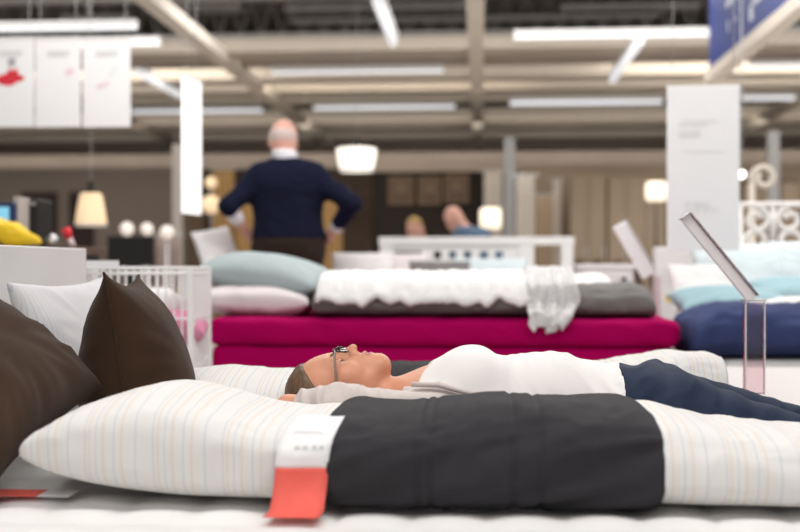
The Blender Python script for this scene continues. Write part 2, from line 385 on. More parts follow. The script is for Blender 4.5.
class Roll:
    """a folded duvet lying along x: closed rings with soft creases"""
    def __init__(s, L, depth, H, seed=0, crease=.010, lend=.16, rend=.16, e=.62, lift=.0, flat=.18, Hf=None, seams=()):
        s.__dict__.update(locals())
    def ring(s, x, th):
        x = np.asarray(x, float); th = np.asarray(th, float)
        l = np.clip(x/s.lend, 0, 1) if s.lend else 1.; r = np.clip((s.L-x)/s.rend, 0, 1) if s.rend else 1.
        k = (1-(1-l)**1.9)**.60*(1-(1-r)**2)**.5 if (s.lend or s.rend) else 1.
        k = s.flat+(1-s.flat)*k
        H = s.H*(s.Hf(x) if s.Hf else 1)
        a = s.depth/2*(.80+.2*np.clip(k*1.3, 0, 1)); c, sn = np.cos(th), np.sin(th)
        y = a*np.sign(c)*np.abs(c)**s.e
        zc = H*.5*k+(np.minimum(1-k, (1-l)**2.5) if s.lend else 1-k)*H*s.lift; z = zc+H*.5*k*np.sign(sn)*np.abs(sn)**(s.e)
        P = np.stack([x, y, z], -1)
        f = np.stack([x*9+s.seed, th*.9, np.full_like(x, s.seed*1.7)], -1).reshape(-1, 3)
        g = np.stack([x*4+s.seed+th*.8, th*1.3, np.full_like(x, 5.+s.seed)], -1).reshape(-1, 3)
        d = (pnoise(f)*1.0+pnoise(g)*1.5+(ridge(f*1.9+g*.5)-.6)*.45).reshape(x.shape)*s.crease
        d = d*np.clip(sn*2+1.3, .1, 1)
        for sx in s.seams: d = d-.0045*np.exp(-((x-sx)/.006)**2)
        nrm = np.stack([np.zeros_like(x), c, sn], -1)
        P = P+nrm*d[..., None]
        P[..., 2] = np.maximum(P[..., 2], 0.0)
        return P
    def mesh(s, x0=0, x1=None, nx=150, nt=72, off=0, tuck=0):
        x1 = s.L if x1 is None else x1
        xs = np.linspace(x0, x1, nx); th = np.linspace(0, 2*PI, nt, endpoint=False)
        X, T = np.meshgrid(xs, th, indexing='ij'); P = s.ring(X, T)
        if off:
            e = np.clip(np.minimum((X-x0), (x1-X))/max(tuck, 1e-4), 0, 1); e = (1-(1-e)**2)**.5
            o = off*e-(.004*(1-e))
            fw = np.stack([X*7+T*2.6, T*1.1, 0*X+s.seed], -1).reshape(-1, 3)
            o = o+e*np.clip(-np.cos(T)+.15, 0, 1)*np.clip(.8-np.sin(T), 0, 1)*s.crease*2.0*(ridge(fw)-.55).reshape(X.shape)
            P[..., 1] += np.cos(T)*o; P[..., 2] += np.sin(T)*o
            P[..., 2] = np.maximum(P[..., 2], .0)
        V = P.reshape(-1, 3); Q = grid_quads(nx, nt, True)[:, ::-1]
        arc = np.stack([X.ravel(), (T*s.depth*.5).ravel()], 1)
        V = np.concatenate([V, P[0].mean(0)[None], P[-1].mean(0)[None]]); arc = np.concatenate([arc, [[x0, 0], [x1, 0]]])
        a = np.arange(nt); b = (a+1) % nt; n0 = nx*nt
        c1 = np.stack([a, b, np.full(nt, n0), np.full(nt, n0)], 1); c2 = np.stack([b, a, np.full(nt, n0+1), np.full(nt, n0+1)], 1)+np.array([(nx-1)*nt, (nx-1)*nt, 0, 0])
        return V, Q, arc, c1, c2
    def build(s, name, m, parent=None, **k):
        V, Q, arc, c1, c2 = s.mesh(**k)
        me = bpy.data.meshes.new(name)
        faces = [tuple(q) for q in Q.tolist()]+[tuple(q[:3]) for q in c1.tolist()]+[tuple(q[:3]) for q in c2.tolist()]
        me.from_pydata(V.tolist(), [], faces); me.update()
        l = me.uv_layers.new(name='weave'); li = np.zeros(len(me.loops), np.int32); me.loops.foreach_get('vertex_index', li)
        l.data.foreach_set('uv', arc[li].astype(np.float32).ravel())
        me.materials.append(m); me.shade_smooth()
        bm = bmesh.new(); bm.from_mesh(me); bmesh.ops.recalc_face_normals(bm, faces=bm.faces); bm.to_mesh(me); bm.free()
        o = bpy.data.objects.new(name, me); COL.objects.link(o)
        if parent: o.parent = parent
        return o
def slab(name, x0, x1, y0, y1, z0, z1, m, parent=None, r=.04, quilt=0, pitch=.11, sag=.004, seed=0, rip=0):
    """mattress block with rounded edges, quilted top and rippled sides"""
    nx = int(min(170, (x1-x0)/.014)); ny = int(min(120, (y1-y0)/.014)); nz = 12
    def face(u, v, w, flip):
        return None
    cx, cy, cz = (x0+x1)/2, (y0+y1)/2, (z0+z1)/2; hx, hy, hz = (x1-x0)/2, (y1-y0)/2, (z1-z0)/2
    Vs = []; Qs = []; base = 0
    def sheet(fn, n1, n2):
        nonlocal base
        a = np.linspace(-1, 1, n1); b = np.linspace(-1, 1, n2); A, B = np.meshgrid(a, b, indexing='ij')
        V = fn(A, B).reshape(-1, 3); Vs.append(V); Qs.append(grid_quads(n1, n2)+base); base += len(V)
    one = lambda A, k: np.full_like(A, k)
    sheet(lambda A, B: np.stack([A, B, one(A, 1)], -1), nx, ny); sheet(lambda A, B: np.stack([B, A, one(A, -1)], -1), ny, nx)
    sheet(lambda A, B: np.stack([A, one(A, -1), B], -1), nx, nz); sheet(lambda A, B: np.stack([B, one(A, 1), A], -1), nz, nx)
    sheet(lambda A, B: np.stack([one(A, 1), A, B], -1), ny, nz); sheet(lambda A, B: np.stack([one(A, -1), B, A], -1), nz, ny)
    V = np.concatenate(Vs)*np.array([hx, hy, hz]); Q = np.concatenate(Qs)
    inner = np.clip(V, -np.array([hx-r, hy-r, hz-r]), np.array([hx-r, hy-r, hz-r])); d = V-inner; L = np.linalg.norm(d, axis=1)[:, None]
    V = np.where(L > 1e-6, inner+d/np.maximum(L, 1e-6)*r, V)
    top = np.clip((V[:, 2]-(hz-r))/r, 0, 1)
    P = np.stack([V[:, 0]*3+seed, V[:, 1]*3, V[:, 2]*3], 1)
    V[:, 2] += top*pnoise(P)*sag*2
    if quilt:
        qx = np.abs(np.sin(V[:, 0]*PI/pitch))**.6; qy = np.abs(np.sin(V[:, 1]*PI/pitch))**.6
        V[:, 2] += top*quilt*(qx*qy-.6)
        side = 1-top; V[:, 1] += side*np.sign(V[:, 1])*quilt*.3*(qx-.5)
    if rip:
        f = np.stack([V[:, 0]*5+V[:, 2]*9+seed, V[:, 1]*2, V[:, 2]*3], 1)
        V[:, 1] += np.sign(V[:, 1])*(np.abs(V[:, 1]) > hy-r)*rip*(ridge(f)-.6)*1.5
        V[:, 2] += top*rip*.6*(ridge(f*1.3)-.6)
    o = mesh_np(name, V+np.array([cx, cy, cz]), Q, m, parent); weld(o, .0005); return o
# ------------------------------------------------------------------ people
def head_sdf(Q, fem=True, shut=True):
    """head frame: x runs crown to chin, y sideways, z towards the face"""
    d = ell(Q, (.090, 0, .122), (.094, .075, .094))
    d = smin(d, ell(Q, (.130, 0, .133), (.092, .060, .083)), .03)
    for s in (-1, 1):
        d = smin(d, cap(Q, (.145, s*.049, .095), (.212, s*.014, .190), .022, .018), .03)
        d = smin(d, sph(Q, (.142, s*.042, .172), .027), .03)
    d = smin(d, sph(Q, (.211, 0, .194), .023), .025)
    d = smin(d, cap(Q, (.104, -.032, .196), (.104, .032, .196), .016), .02)
    for s in (-1, 1): d = smax(d, -ell(Q, (.121, s*.033, .2265), (.019, .026, .0245)), .014)
    for s in (-1, 1): d = smin(d, sph(Q, (.1215, s*.032, .1925), .0155), .005)
    d = smin(d, cap(Q, (.106, 0, .204), (.149, 0, .2325), .0080, .0105), .014)
    for s in (-1, 1): d = smin(d, sph(Q, (.1535, s*.0125, .219), .0085), .009)
    for s in (-1, 1): d = smax(d, -sph(Q, (.1610, s*.0075, .2215), .0042), .003)
    d = smin(d, ell(Q, (.178, 0, .200), (.022, .030, .020)), .016)
    d = smin(d, ell(Q, (.1780, 0, .2175), (.0062, .022, .0100)), .006)
    d = smin(d, ell(Q, (.1910, 0, .2145), (.0068, .019, .0100)), .006)
    d = smax(d, -cap(Q, (.1852, -.021, .226), (.1852, .021, .226), .0035), .004)
    for s in (-1, 1):
        e = ell(Q, (.130, s*.074, .092), (.031, .010, .019)); e = smax(e, -ell(Q, (.128, s*.084, .096), (.016, .006, .009)), .006)
        d = smin(d, e, .008)
    return d
def lip_mask(V): return (ell(V, (.185, 0, .221), (.0125, .0225, .014)) < 0)
def hand_sdf(P, w, dr, nm, thumb, curl=.5, s=1.0):
    """palm from wrist w along dr, palm normal nm (fingers curl towards it), thumb side vector"""
    w, dr, nm, th = [np.array(a, float) for a in (w, dr, nm, thumb)]
    dr /= np.linalg.norm(dr); th = th-dr*(th@dr); th /= np.linalg.norm(th); nm = nm-dr*(nm@dr)-th*(nm@th); nm /= np.linalg.norm(nm)
    d = cap(P, w, w+dr*.02*s, .026*s, .026*s)
    for o in (-.026, -.009, .009, .026):
        d = smin(d, cap(P, w+dr*.02*s+th*o*.7*s, w+dr*.085*s+th*o*s, .014*s, .011*s), .014*s)
    for o, L in ((-.029, .058), (-.0095, .074), (.0105, .080), (.029, .070)):
        a = w+dr*.085*s+th*o*s; ang = .35*curl; p = a
        for k, fr in enumerate((.45, .32, .23)):
            ang += curl*.55*(k > 0); q = p+(dr*math.cos(ang)+nm*math.sin(ang))*L*fr*s
            d = smin(d, cap(P, p, q, (.0092-.001*k)*s, (.0085-.001*k)*s), .004*s); p = q
    a = w+dr*.025*s+th*.022*s; b = a+(dr*.6+th*.7+nm*.35)*.040*s; c = b+(dr*.85+th*.25+nm*.4)*.042*s
    d = smin(d, cap(P, a, b, .015*s, .011*s), .012*s); d = smin(d, cap(P, b, c, .0105*s, .008*s), .004*s)
    return d
class Human:
    def __init__(s, **J): s.J = J; s.w = J.get('w', 1.0)
    def toH(s, P):
        o, Rm = s.J['head']; return ((P-A3(o))@np.array(Rm, np.float32)/s.J.get('hs', 1.0)).astype(np.float32)
    def head(s, P): return head_sdf(s.toH(P))*s.J.get('hs', 1.0)
    def torso(s, P):
        J = s.J; w = s.w; ch, pe, nk = [np.array(J[k], float) for k in ('chest', 'pelvis', 'neck')]
        sl, sr = [np.array(a, float) for a in J['sh']]
        d = cap(P, sl*.93+ch*.07, sr*.93+ch*.07, .068*w, .068*w)
        up = (nk-pe)/np.linalg.norm(nk-pe); lat = (sr-sl)/np.linalg.norm(sr-sl)
        for t, r, wd in ((.72, .115, .085), (.45, .115, .065), (.2, .118, .05), (.0, .115, .065), (-.1, .11, .06)):
            c = pe+(nk-pe)*t; d = smin(d, cap(P, c-lat*wd*w, c+lat*wd*w, r*w, r*w), .10)
        return d
    def neckp(s, P):
        nk = np.array(s.J['neck'], float); o, Rm = s.J['head']; Rm = np.array(Rm, float)
        base = np.array(o)+Rm@np.array((.14, 0, .085))
        return cap(P, nk, base, .062*s.w, .056*s.w)
    def arms(s, P):
        d = None
        for k in (0, 1):
            a, b, c = [s.J[q][k] for q in ('sh', 'el', 'wr')]
            e = smin(cap(P, a, b, .056*s.w, .043*s.w), cap(P, b, c, .043*s.w, .028*s.w), .02)
            d = e if d is None else np.minimum(d, e)
        return d
    def legs(s, P):
        d = None
        for k in (0, 1):
            a, b, c = [s.J[q][k] for q in ('hip', 'kn', 'an')]
            e = smin(cap(P, a, b, .098*s.w, .060*s.w), cap(P, b, c, .060*s.w, .042*s.w), .02)
            d = e if d is None else smin(d, e, .02)
        return d
    def shoes(s, P, f=(0, 1, 0)):
        d = None; f = np.array(f, float)
        for k in (0, 1):
            a = np.array(s.J['an'][k], float)
            e = smin(cap(P, a+(0, 0, -.035), a+f*.15+(0, 0, -.05), .045, .036), cap(P, a, a-f*.03+(0, 0, -.035), .042, .042), .03)
            e = smax(e, (a[2]-.082)-P[:, 2], .006)
            d = e if d is None else np.minimum(d, e)
        return d
    def hands(s, P):
        d = None
        for k in (0, 1):
            if s.J.get('hand') is None: return np.full(len(P), 9., np.float32)
            e = hand_sdf(P, s.J['wr'][k], *s.J['hand'][k])
            d = e if d is None else np.minimum(d, e)
        return d
    def body(s, P):
        d = smin(s.torso(P), s.neckp(P), .05); d = smin(d, s.head(P), .03)
        d = smin(d, s.arms(P), .03); d = smin(d, s.hands(P), .012); return smin(d, s.legs(P), .05)
def bake(name, f, lo, hi, h, m, parent, wr=0, wf=(14, 14, 14), seed=0, sm=2):
    V, Q = nets(f, lo, hi, h); V = smooth_mesh(V, Q, sm)
    if wr:
        N = normals(V, Q); P = V*np.array(wf)+seed
        V = V+N*((ridge(P)-.6)*.8+pnoise(P*2.1)*.5)[:, None]*wr
    if name in ('shoe', 'shirt_cuff'):
        o = None
        for s in (-1, 1):
            Qs = Q[(V[Q][:, :, 0].mean(1)-.02)*s > 0]; u_, inv = np.unique(Qs, return_inverse=True); o = mesh_np(name, V[u_], inv.reshape(Qs.shape), m, parent)
        return o
    return mesh_np(name, V, Q, m, parent)
# ------------------------------------------------------------------ setting
def struct(o, label=None): o['kind'] = 'structure'; return o
struct(MB().box((0, 11, -.05), (32, 26, .1)).build('floor', M['floor']))
struct(MB().box((0, 13.5, 5.05), (32, 21, .1)).build('ceiling', M['ceil']))
struct(MB().box((0, 24.05, 2.5), (32, .1, 5)).build('wall_back', M['wall_dark']))
struct(MB().box((-16.05, 11, 2.5), (.1, 26, 5)).build('wall_left', M['wall']))
struct(MB().box((16.05, 11, 2.5), (.1, 26, 5)).build('wall_right', M['wall']))
tn = [0]
def trim(mb, m, bevel=0):
    tn[0] += 1; return struct(mb.build('trim_%d' % tn[0], m, bevel=bevel))
# display partitions at the back of the hall
WY = 16.0
def zz(py, Y): return pt(400, py, Y).z
trim(MB().span((-12, WY, 0), (px_x(186, WY), WY+.15, zz(166, WY))), M['wall'])
trim(MB().span((px_x(520, WY), WY, 0), (12, WY+.15, zz(166, WY))), M['wall_tan'])
trim(MB().span((px_x(186, 17.5), 17.5, 0), (px_x(372, 17.5), 17.65, zz(168, 17.5))), M['wood_dark'])
trim(MB().span((-13, 18.4, zz(170, 18)), (13, 18.9, zz(150, 18))), M['beam_dark'])
# ceiling rails across the hall, slanting rails along it
def xbeam(py, h, w, m='beam', z=3.2, x0=-14, x1=14):
    Y = (z-CAM_H)*FPX/(266-py)
    trim(MB().span((x0, Y, z), (x1, Y+w, z+h)), M[m])
for py, h, w, m in ((49, .14, .42, 'beam'), (60, .07, .3, 'beam_dark'), (77, .14, .4, 'beam'), (90, .12, .45, 'beam'), (101, .1, .3, 'beam'), (118, .16, .5, 'beam'),
                    (128, .1, .5, 'beam_dark'), (139, .15, .6, 'beam'), (149, .16, .5, 'beam_dark'), (156, .12, .6, 'beam'), (163, .14, .6, 'beam_dark')):
    xbeam(py, h, w, m)
for X in (-2.85, -.04, 4.4): trim(MB().span((X-.08, 7.5, 3.1), (X+.08, 21, 3.22)), M['rail'])
for X in (-5.6, 6.2): trim(MB().span((X-.06, 11, 3.1), (X+.06, 21, 3.2)), M['beam_dark'])
# steel trusses under the deck
for Y, zb, zt in ((15.6, 4.05, 4.62), (20, 4.0, 4.6)):
    mb = MB(); mb.span((-13, Y-.06, zb), (13, Y+.06, zb+.09)); mb.span((-13, Y-.06, zt), (13, Y+.06, zt+.09))
    for k in range(86):
        x = -13+k*.3; mb.tube([(x, Y, zb+.05), (x+.15, Y, zt), (x+.3, Y, zb+.05)], .007, 5)
    trim(mb, M['truss'])
for y0, y1, px0, px1 in ((1, 11, 285, 470), (13, 21, 290, 660), (2, 9, 560, 700), (14, 22, 60, 130), (3, 10, 150, 240)):
    Y = 17.2; a = pt(px0, y1, Y); b = pt(px1, y0, Y); trim(MB().span((a.x, Y, a.z), (b.x, Y+.3, b.z)), M['truss'])
# columns
def column(pxa, pxb, py, Y, m):
    xa, xb = px_x(pxa, Y), px_x(pxb, Y); trim(MB().span((xa, Y, 0), (xb, Y+(xb-xa), zz(py, Y))), M[m], .01)
column(504, 515, 138, 13, 'grey_column'); column(172, 181, 142, 13, 'pale_column'); column(769, 780, 134, 12, 'grey_column')
# ------------------------------------------------------------------ ceiling lights
def tube_light(pxa, pxb, py, label, z=3.16, along=None, w=.042):
    Y = (z-CAM_H)*FPX/(266-py)
    if along is None:
        xa, xb = px_x(pxa, Y), px_x(pxb, Y); c = ((xa+xb)/2, Y, z); L = xb-xa; rz = 0
    else:
        Y2 = (z-CAM_H)*FPX/(266-along); xa = px_x(pxa, Y); c = (xa, (Y+Y2)/2, z); L = abs(Y2-Y); rz = PI/2
    e = empty('ceiling_light', c, (0, 0, rz)); tag(e, label, 'light', 'ceiling tube lights')
    MB().box((0, 0, .05), (L, w*1.1, .05)).build('housing', M['white_paint'], e)
    MB().tube([(-L/2, 0, 0), (L/2, 0, 0)], w*.42, 10).build('tube', M['tube'], e, smooth=True)
tube_light(-60, 137, 23, 'long lit tube light above the three hanging posters')
tube_light(75, 88, 40, 'short lit tube light glimpsed between the hanging posters')
tube_light(126, 160, 40, 'short lit tube light just right of the hanging posters')
tube_light(272, 443, 71, 'long lit tube light above the bald man, nearest of the two')
tube_light(314, 455, 107, 'lit tube light above the bald man, farther of the two', w=.06)
tube_light(514, 711, 39, 'long lit tube light running to the blue sign')
tube_light(510, 662, 104, 'lit tube light running to the tall white hanging sign', w=.085)
tube_light(742, 830, 102, 'lit tube light just right of the tall white hanging sign', w=.06)
tube_light(750, 830, 70, 'lit tube light under the blue sign')
tube_light(132, 262, 109, 'lit tube light behind the narrow glowing sign', w=.06)
tube_light(377, 0, 0, 'tube light pointing down the hall, near the middle of the ceiling', along=42, w=.11)
tube_light(640, 0, 44, 'tube light pointing down the hall, left of the blue sign', along=82, w=.11)
tube_light(138, 0, 68, 'tube light pointing down the hall, right of the posters', along=92, w=.11)
# ------------------------------------------------------------------ near bed
BZ = .42
bed = empty('bed', (-.2, 2.6, 0)); tag(bed, 'near bed with a plain white headboard at its left end', 'bed')
def L(o, p): return tuple(Vector(p)-o.location)
def span(o, a, b): return MB().span(L(o, a), L(o, b))
span(bed, (-1.29, 1.55, 0), (-1.24, 3.43, .905)).build('headboard', M['headboard'], bed, .004)
for y in (1.62, 3.36): span(bed, (-1.24, y-.02, .12), (.72, y+.02, .22)).build('side_rail', M['headboard'], bed, .004)
span(bed, (.70, 1.62, .12), (.74, 3.36, .22)).build('foot_rail', M['headboard'], bed, .004)
span(bed, (-1.24, 1.64, .17), (.70, 3.34, .2)).build('slat_base', M['wood'], bed)
for x in (-1.15, .68):
    for y in (1.64, 3.34): span(bed, (x-.03, y-.03, 0), (x+.03, y+.03, .13)).build('leg', M['headboard'], bed)
mt = slab('mattress', -1.195, .70, 1.60, 3.40, .203, BZ-.006, M['mattress'], None, r=.035, quilt=.010, pitch=.13, seed=3)
tag(mt, 'quilted white mattress under the sleeping woman', 'mattress')
# front folded duvet with charcoal band
dv = Roll(1.75, .45, .174, seed=11, crease=.011, lend=.36, rend=.14, e=.60, lift=.42, flat=.17, Hf=lambda x: 1.19-.185*(1-np.cos(PI*np.clip((x-.18)/.32, 0, 1)))+.13*np.exp(-((x-1.00)/.24)**2)-.22*np.clip((x-1.17)/.42, 0, 1))
DX, DYc = px_x(40, 2.06), 2.16
duv = empty('duvet', (DX, DYc, BZ), (0, 0, 0)); tag(duv, 'folded striped duvet with a charcoal middle, in front of the sleeping woman', 'duvet')
dv.build('striped_cover', M['striped'], duv, nx=220, nt=90)
bx0, bx1 = px_x(322, 2.0)-DX, px_x(660, 2.0)-DX
bd = Roll(**{k: getattr(dv, k) for k in ('L', 'depth', 'H', 'crease', 'lend', 'rend', 'e', 'lift', 'flat', 'Hf')}, seed=11)
bd.seams = tuple(px_x(p, 2.05)-DX for p in (422, 433, 512, 537))
bd.build('charcoal_panel', M['grey_cotton'], duv, x0=bx0, x1=bx1, nx=200, nt=90, off=.013, tuck=.05)
# price tag draped over the duvet
tg = empty('price_tag', (DX, DYc, BZ)); tag(tg, 'white paper price tag with a coral lower end, draped over the front duvet', 'price tag')
def tag_path(n):
    xs = np.linspace(px_x(333, 2.2), px_x(304, 2.0), n)-DX
    return xs, np.linspace(R(112), R(208), n)
def strip(name, t0, t1, m, off, x_in=0, n=40, w=.095):
    xs, th = tag_path(200); i = np.linspace(t0*199, t1*199, n)
    xc = np.interp(i, np.arange(200), xs); tt = np.interp(i, np.arange(200), th)
    rows = []
    for o in np.linspace(-.5, .5, 7):
        xx = xc+o*w*(1-.06*(1-i/199)); P = dv.ring(xx, np.minimum(tt, R(196)))
        c = np.stack([0*tt, np.cos(tt), np.sin(tt)], -1)
        ext = np.clip((i/199-.70)/.30, 0, 1)
        Q = P+c*(off+.014)
        low = tt > R(196)
        Q = np.where(low[:, None], P+np.array([0, -1, 0])*(off+.014), Q)
        # lower end stands off the duvet and comes to rest on the mattress edge
        Q[:, 2] = np.where(ext > 0, np.interp(i/199, [.70, 1.], [0, 0])+np.maximum(Q[:, 2]-ext*.05, .006+off), Q[:, 2])
        Q[:, 1] -= ext**1.5*.075
        rows.append(Q)
    G = np.stack(rows, 1); V = G.reshape(-1, 3); Q = grid_quads(n, 7)
    o = mesh_np(name, V, Q, m, tg); s = o.modifiers.new('thickness', 'SOLIDIFY'); s.thickness = .0006; return o
strip('paper', 0, .70, M['paper'], .0)
strip('coral_panel', .70, 1.0, M['coral'], .0005)
def tag_print(t0, t1, x0, x1, m):
    xs, th = tag_path(200); V = []
    i = np.linspace(t0*199, t1*199, 4); xc = np.interp(i, np.arange(200), xs); tt = np.interp(i, np.arange(200), th)
    for o in (x0, x1):
        P = dv.ring(xc+o, tt)+np.stack([0*tt, np.cos(tt), np.sin(tt)], -1)*.0158; V.append(P)
    return np.concatenate(V), grid_quads(2, 4)
for a in ((.50, .535, -.018, -.008), (.50, .535, -.004, .006), (.50, .535, .014, .022), (.50, .535, .026, .034), (.28, .29, -.03, .02), (.32, .328, -.03, .03)):
    Vq, Qq = tag_print(*a, None); mesh_np('printing', Vq, Qq, M['print_mid'], tg)

# second tag lying at the left edge of the mattress
fl = empty('price_tag', (px_x(14, 2.03), 2.03, BZ)); tag(fl, 'coral and white paper tag lying flat under the brown cushion at the left edge', 'price tag')
MB().box((-.02, 0, .004), (.15, .06, .001)).build('coral_panel', M['coral'], fl); MB().box((.085, 0, .004), (.06, .06, .001)).build('paper', M['paper'], fl)
# far folded duvet behind the woman
d2 = Roll(1.10, .40, .180, seed=23, crease=.012, lend=.06, rend=0, e=.55, lift=.1, flat=.78, Hf=lambda x: .78+.26*np.clip((x-.70)/.30, 0, 1))
X2 = px_x(722, 3.05)-1.10
du2 = empty('duvet', (X2, 3.17, BZ)); tag(du2, 'folded duvet behind the sleeping woman, striped end by her knees', 'duvet')
d2.build('striped_cover', M['striped'], du2, nx=170, nt=70)
e2 = Roll(1.10, .40, .180, seed=23, crease=.012, lend=.06, rend=0, e=.55, lift=.1, flat=.78, Hf=d2.Hf)
e2.build('charcoal_panel', M['grey_cotton'], du2, x0=.03, x1=.72, nx=110, nt=70, off=.008, tuck=.05)
# pillows
p = pillow('pillow', .66, .46, .145, M['striped'], (px_x(265, 2.86), 2.84, BZ+.085), (R(4), R(2), R(3)), seed=5, wr=.010)
tag(p, 'flat striped pillow under the head of the sleeping woman', 'pillow')
def frame(nrm, up):
    n = Vector(nrm).normalized(); u = Vector(up); u = (u-n*u.dot(n)).normalized(); r_ = u.cross(n); m = Matrix((r_, u, n)).transposed(); return m
def cushion(name, w, h, t, m, c, nrm, up, seed, **k):
    return pillow(name, w, h, t, m, c, frame(nrm, up), seed=seed, **k)
o = cushion('pillow', .62, .50, .15, M['ticking'], (-1.065, 2.97, BZ+.158), (1, -.05, .35), (-.33, 0, 1), 31, wr=.012, pull=.09)
tag(o, 'finely striped white pillow propped against the white headboard', 'pillow')
o = cushion('cushion', .44, .45, .26, M['brown'], (-.840, 2.66, BZ+.188), (1, .13, .14), (-.14, 0, 1), 41, wr=.010, pull=.15, q=.6, deform=lambda V: V*np.stack([1+0*V[:, 1], 1+0*V[:, 1], 1.0-1.4*V[:, 1]], 1))
tag(o, 'brown velvet cushion standing upright with its pointed corners up', 'cushion'); piping(o, .44, .45, M['brown'], .15, .003)
o = cushion('cushion', .56, .46, .24, M['brown'], (-1.06, 2.17, .635), (.55, -.22, .81), (-.42, -.05, .27), 57, wr=.016, pull=.08)
tag(o, 'large brown velvet cushion leaning at the left edge of the bed', 'cushion'); piping(o, .56, .46, M['brown'], .08, .003)
# ------------------------------------------------------------------ sleeping woman
WX = px_x(291.5, 2.65)
wo = empty('person', (WX, 2.65, BZ)); tag(wo, 'person lying asleep on the near bed in glasses, white top and navy trousers', 'person')
I3 = np.eye(3)
SH = [(.352, -.158, .085), (.352, .165, .075)]
EL = [(.150, -.200, .116), (.19, .265, .075)]
WR = [(.016, -.142, .110), (.03, .16, .070)]
HIP = [(.87, -.088, .080), (.87, .088, .080)]
KN = [(1.245, -.10, .004), (1.26, .10, .010)]
AN = [(1.285, -.10, -.325), (1.30, .10, -.325)]
def w_torso(P):
    d = ell(P, (.45, 0, .098), (.21, .150, .102))
    d = smin(d, cap(P, (.345, -.125, .085), (.345, .125, .085), .055), .06)
    d = smin(d, ell(P, (.385, 0, .130), (.095, .110, .058)), .05)
    for s in (-1, 1): d = smin(d, ell(P, (.435, s*.070, .163), (.070, .064, .068)), .045)
    d = smin(d, ell(P, (.615, 0, .114), (.14, .128, .106)), .05)
    d = smin(d, ell(P, (.83, 0, .088), (.15, .172, .100)), .08)
    return d
def w_neck(P): return cap(P, (.150, 0, .106), (.325, 0, .094), .047, .056)
def w_arm(P, k):
    return smin(cap(P, SH[k], EL[k], .046, .039), cap(P, EL[k], WR[k], .038, .025), .02)
def w_legs(P):
    d = None
    for k in (0, 1):
        e = smin(cap(P, HIP[k], KN[k], .098, .058), cap(P, KN[k], AN[k], .055, .038), .03)
        d = e if d is None else smin(d, e, .02)
    return d
HD = (((-.10, .95, -.30), (0, .25, 1), (-1, 0, 0)), ((-.1, -.95, -.25), (0, -.25, 1), (-1, 0, 0)))
def w_hands(P):
    return np.minimum(hand_sdf(P, WR[0], *HD[0], curl=.5, s=.9), hand_sdf(P, WR[1], *HD[1], curl=.5, s=.9))
def w_upper(P):
    d = smin(head_sdf(P), w_neck(P), .03); d = smin(d, w_torso(P), .05)
    return smin(d, np.minimum(w_arm(P, 0), w_arm(P, 1)), .03)
def w_feet(P):
    d = None
    for k in (0, 1):
        a = np.array(AN[k]); e = cap(P, a+(0, 0, -.03), a+(.14, 0, -.055), .036, .028); d = e if d is None else np.minimum(d, e)
    return d
def w_lower(P): return smin(smin(w_torso(P), w_legs(P), .05), w_feet(P), .03)
def w_all_up(P): return smin(w_upper(P), w_hands(P), .015)
Va, Qa = nets(lambda P: smax(w_all_up(P), P[:, 0]-.41, .002), (-.06, -.40, -.02), (.43, .46, .30), .0025)
Va = smooth_mesh(Va, Qa, 1)
Vb, Qb = nets(lambda P: smax(w_lower(P), .40-P[:, 0], .002), (.38, -.25, -.42), (1.52, .25, .30), .007)
V = np.concatenate([Va, Vb]); Q = np.concatenate([Qa, Qb+len(Va)])
body = mesh_np('body', V, Q, M['skin'], wo)
body.data.materials.append(M['lip']); body.data.materials.append(M['skin_pink'])
lm = lip_mask(V)[Q].all(1); mi = np.zeros(len(Q), np.int32); mi[lm] = 1
body.data.polygons.foreach_set('material_index', mi)
# hair: swept back from the forehead
def w_hair(P):
    d = smin(ell(P, (.088, 0, .118), (.104, .084, .100)), ell(P, (.10, 0, .07), (.095, .07, .055)), .03)
    line = P[:, 2]-(.186-(P[:, 0]-.036)*1.25)
    return smax(smax(d, line, .010), P[:, 0]-.185, .02)
V, Q = nets(w_hair, (-.05, -.12, -.02), (.24, .12, .26), .0028); V = smooth_mesh(V, Q, 2); N = normals(V, Q)
V = V+N*(pnoise(np.stack([V[:, 0]*150, V[:, 1]*150, V[:, 2]*14], 1))*.0028)[:, None]
mesh_np('hair', V, Q, M['hair_brown'], wo)
# eyebrows and closed lashes
def on_face(x, y, lift):
    m = (np.abs(Va[:, 0]-x) < .004) & (np.abs(Va[:, 1]-y) < .004); return (x, y, float(Va[m, 2].max())+lift)
for s in (-1, 1):
    mb = MB(); mb.tube([on_face(.1030, s*.014, 0), on_face(.0990, s*.025, 0), on_face(.0985, s*.036, 0)], lambda t: .0020*(1-.5*t), 6)
    mb.build('eyebrow', M['hair_brown'], wo, smooth=True)
for s in (-1, 1): MB().tube([on_face(.1245+.005*math.sin(PI*t), s*(.021+.020*t), -.0002) for t in np.linspace(0, 1, 9)], .0008, 5).build('eyelashes', M['frame_dark'], wo, smooth=True)
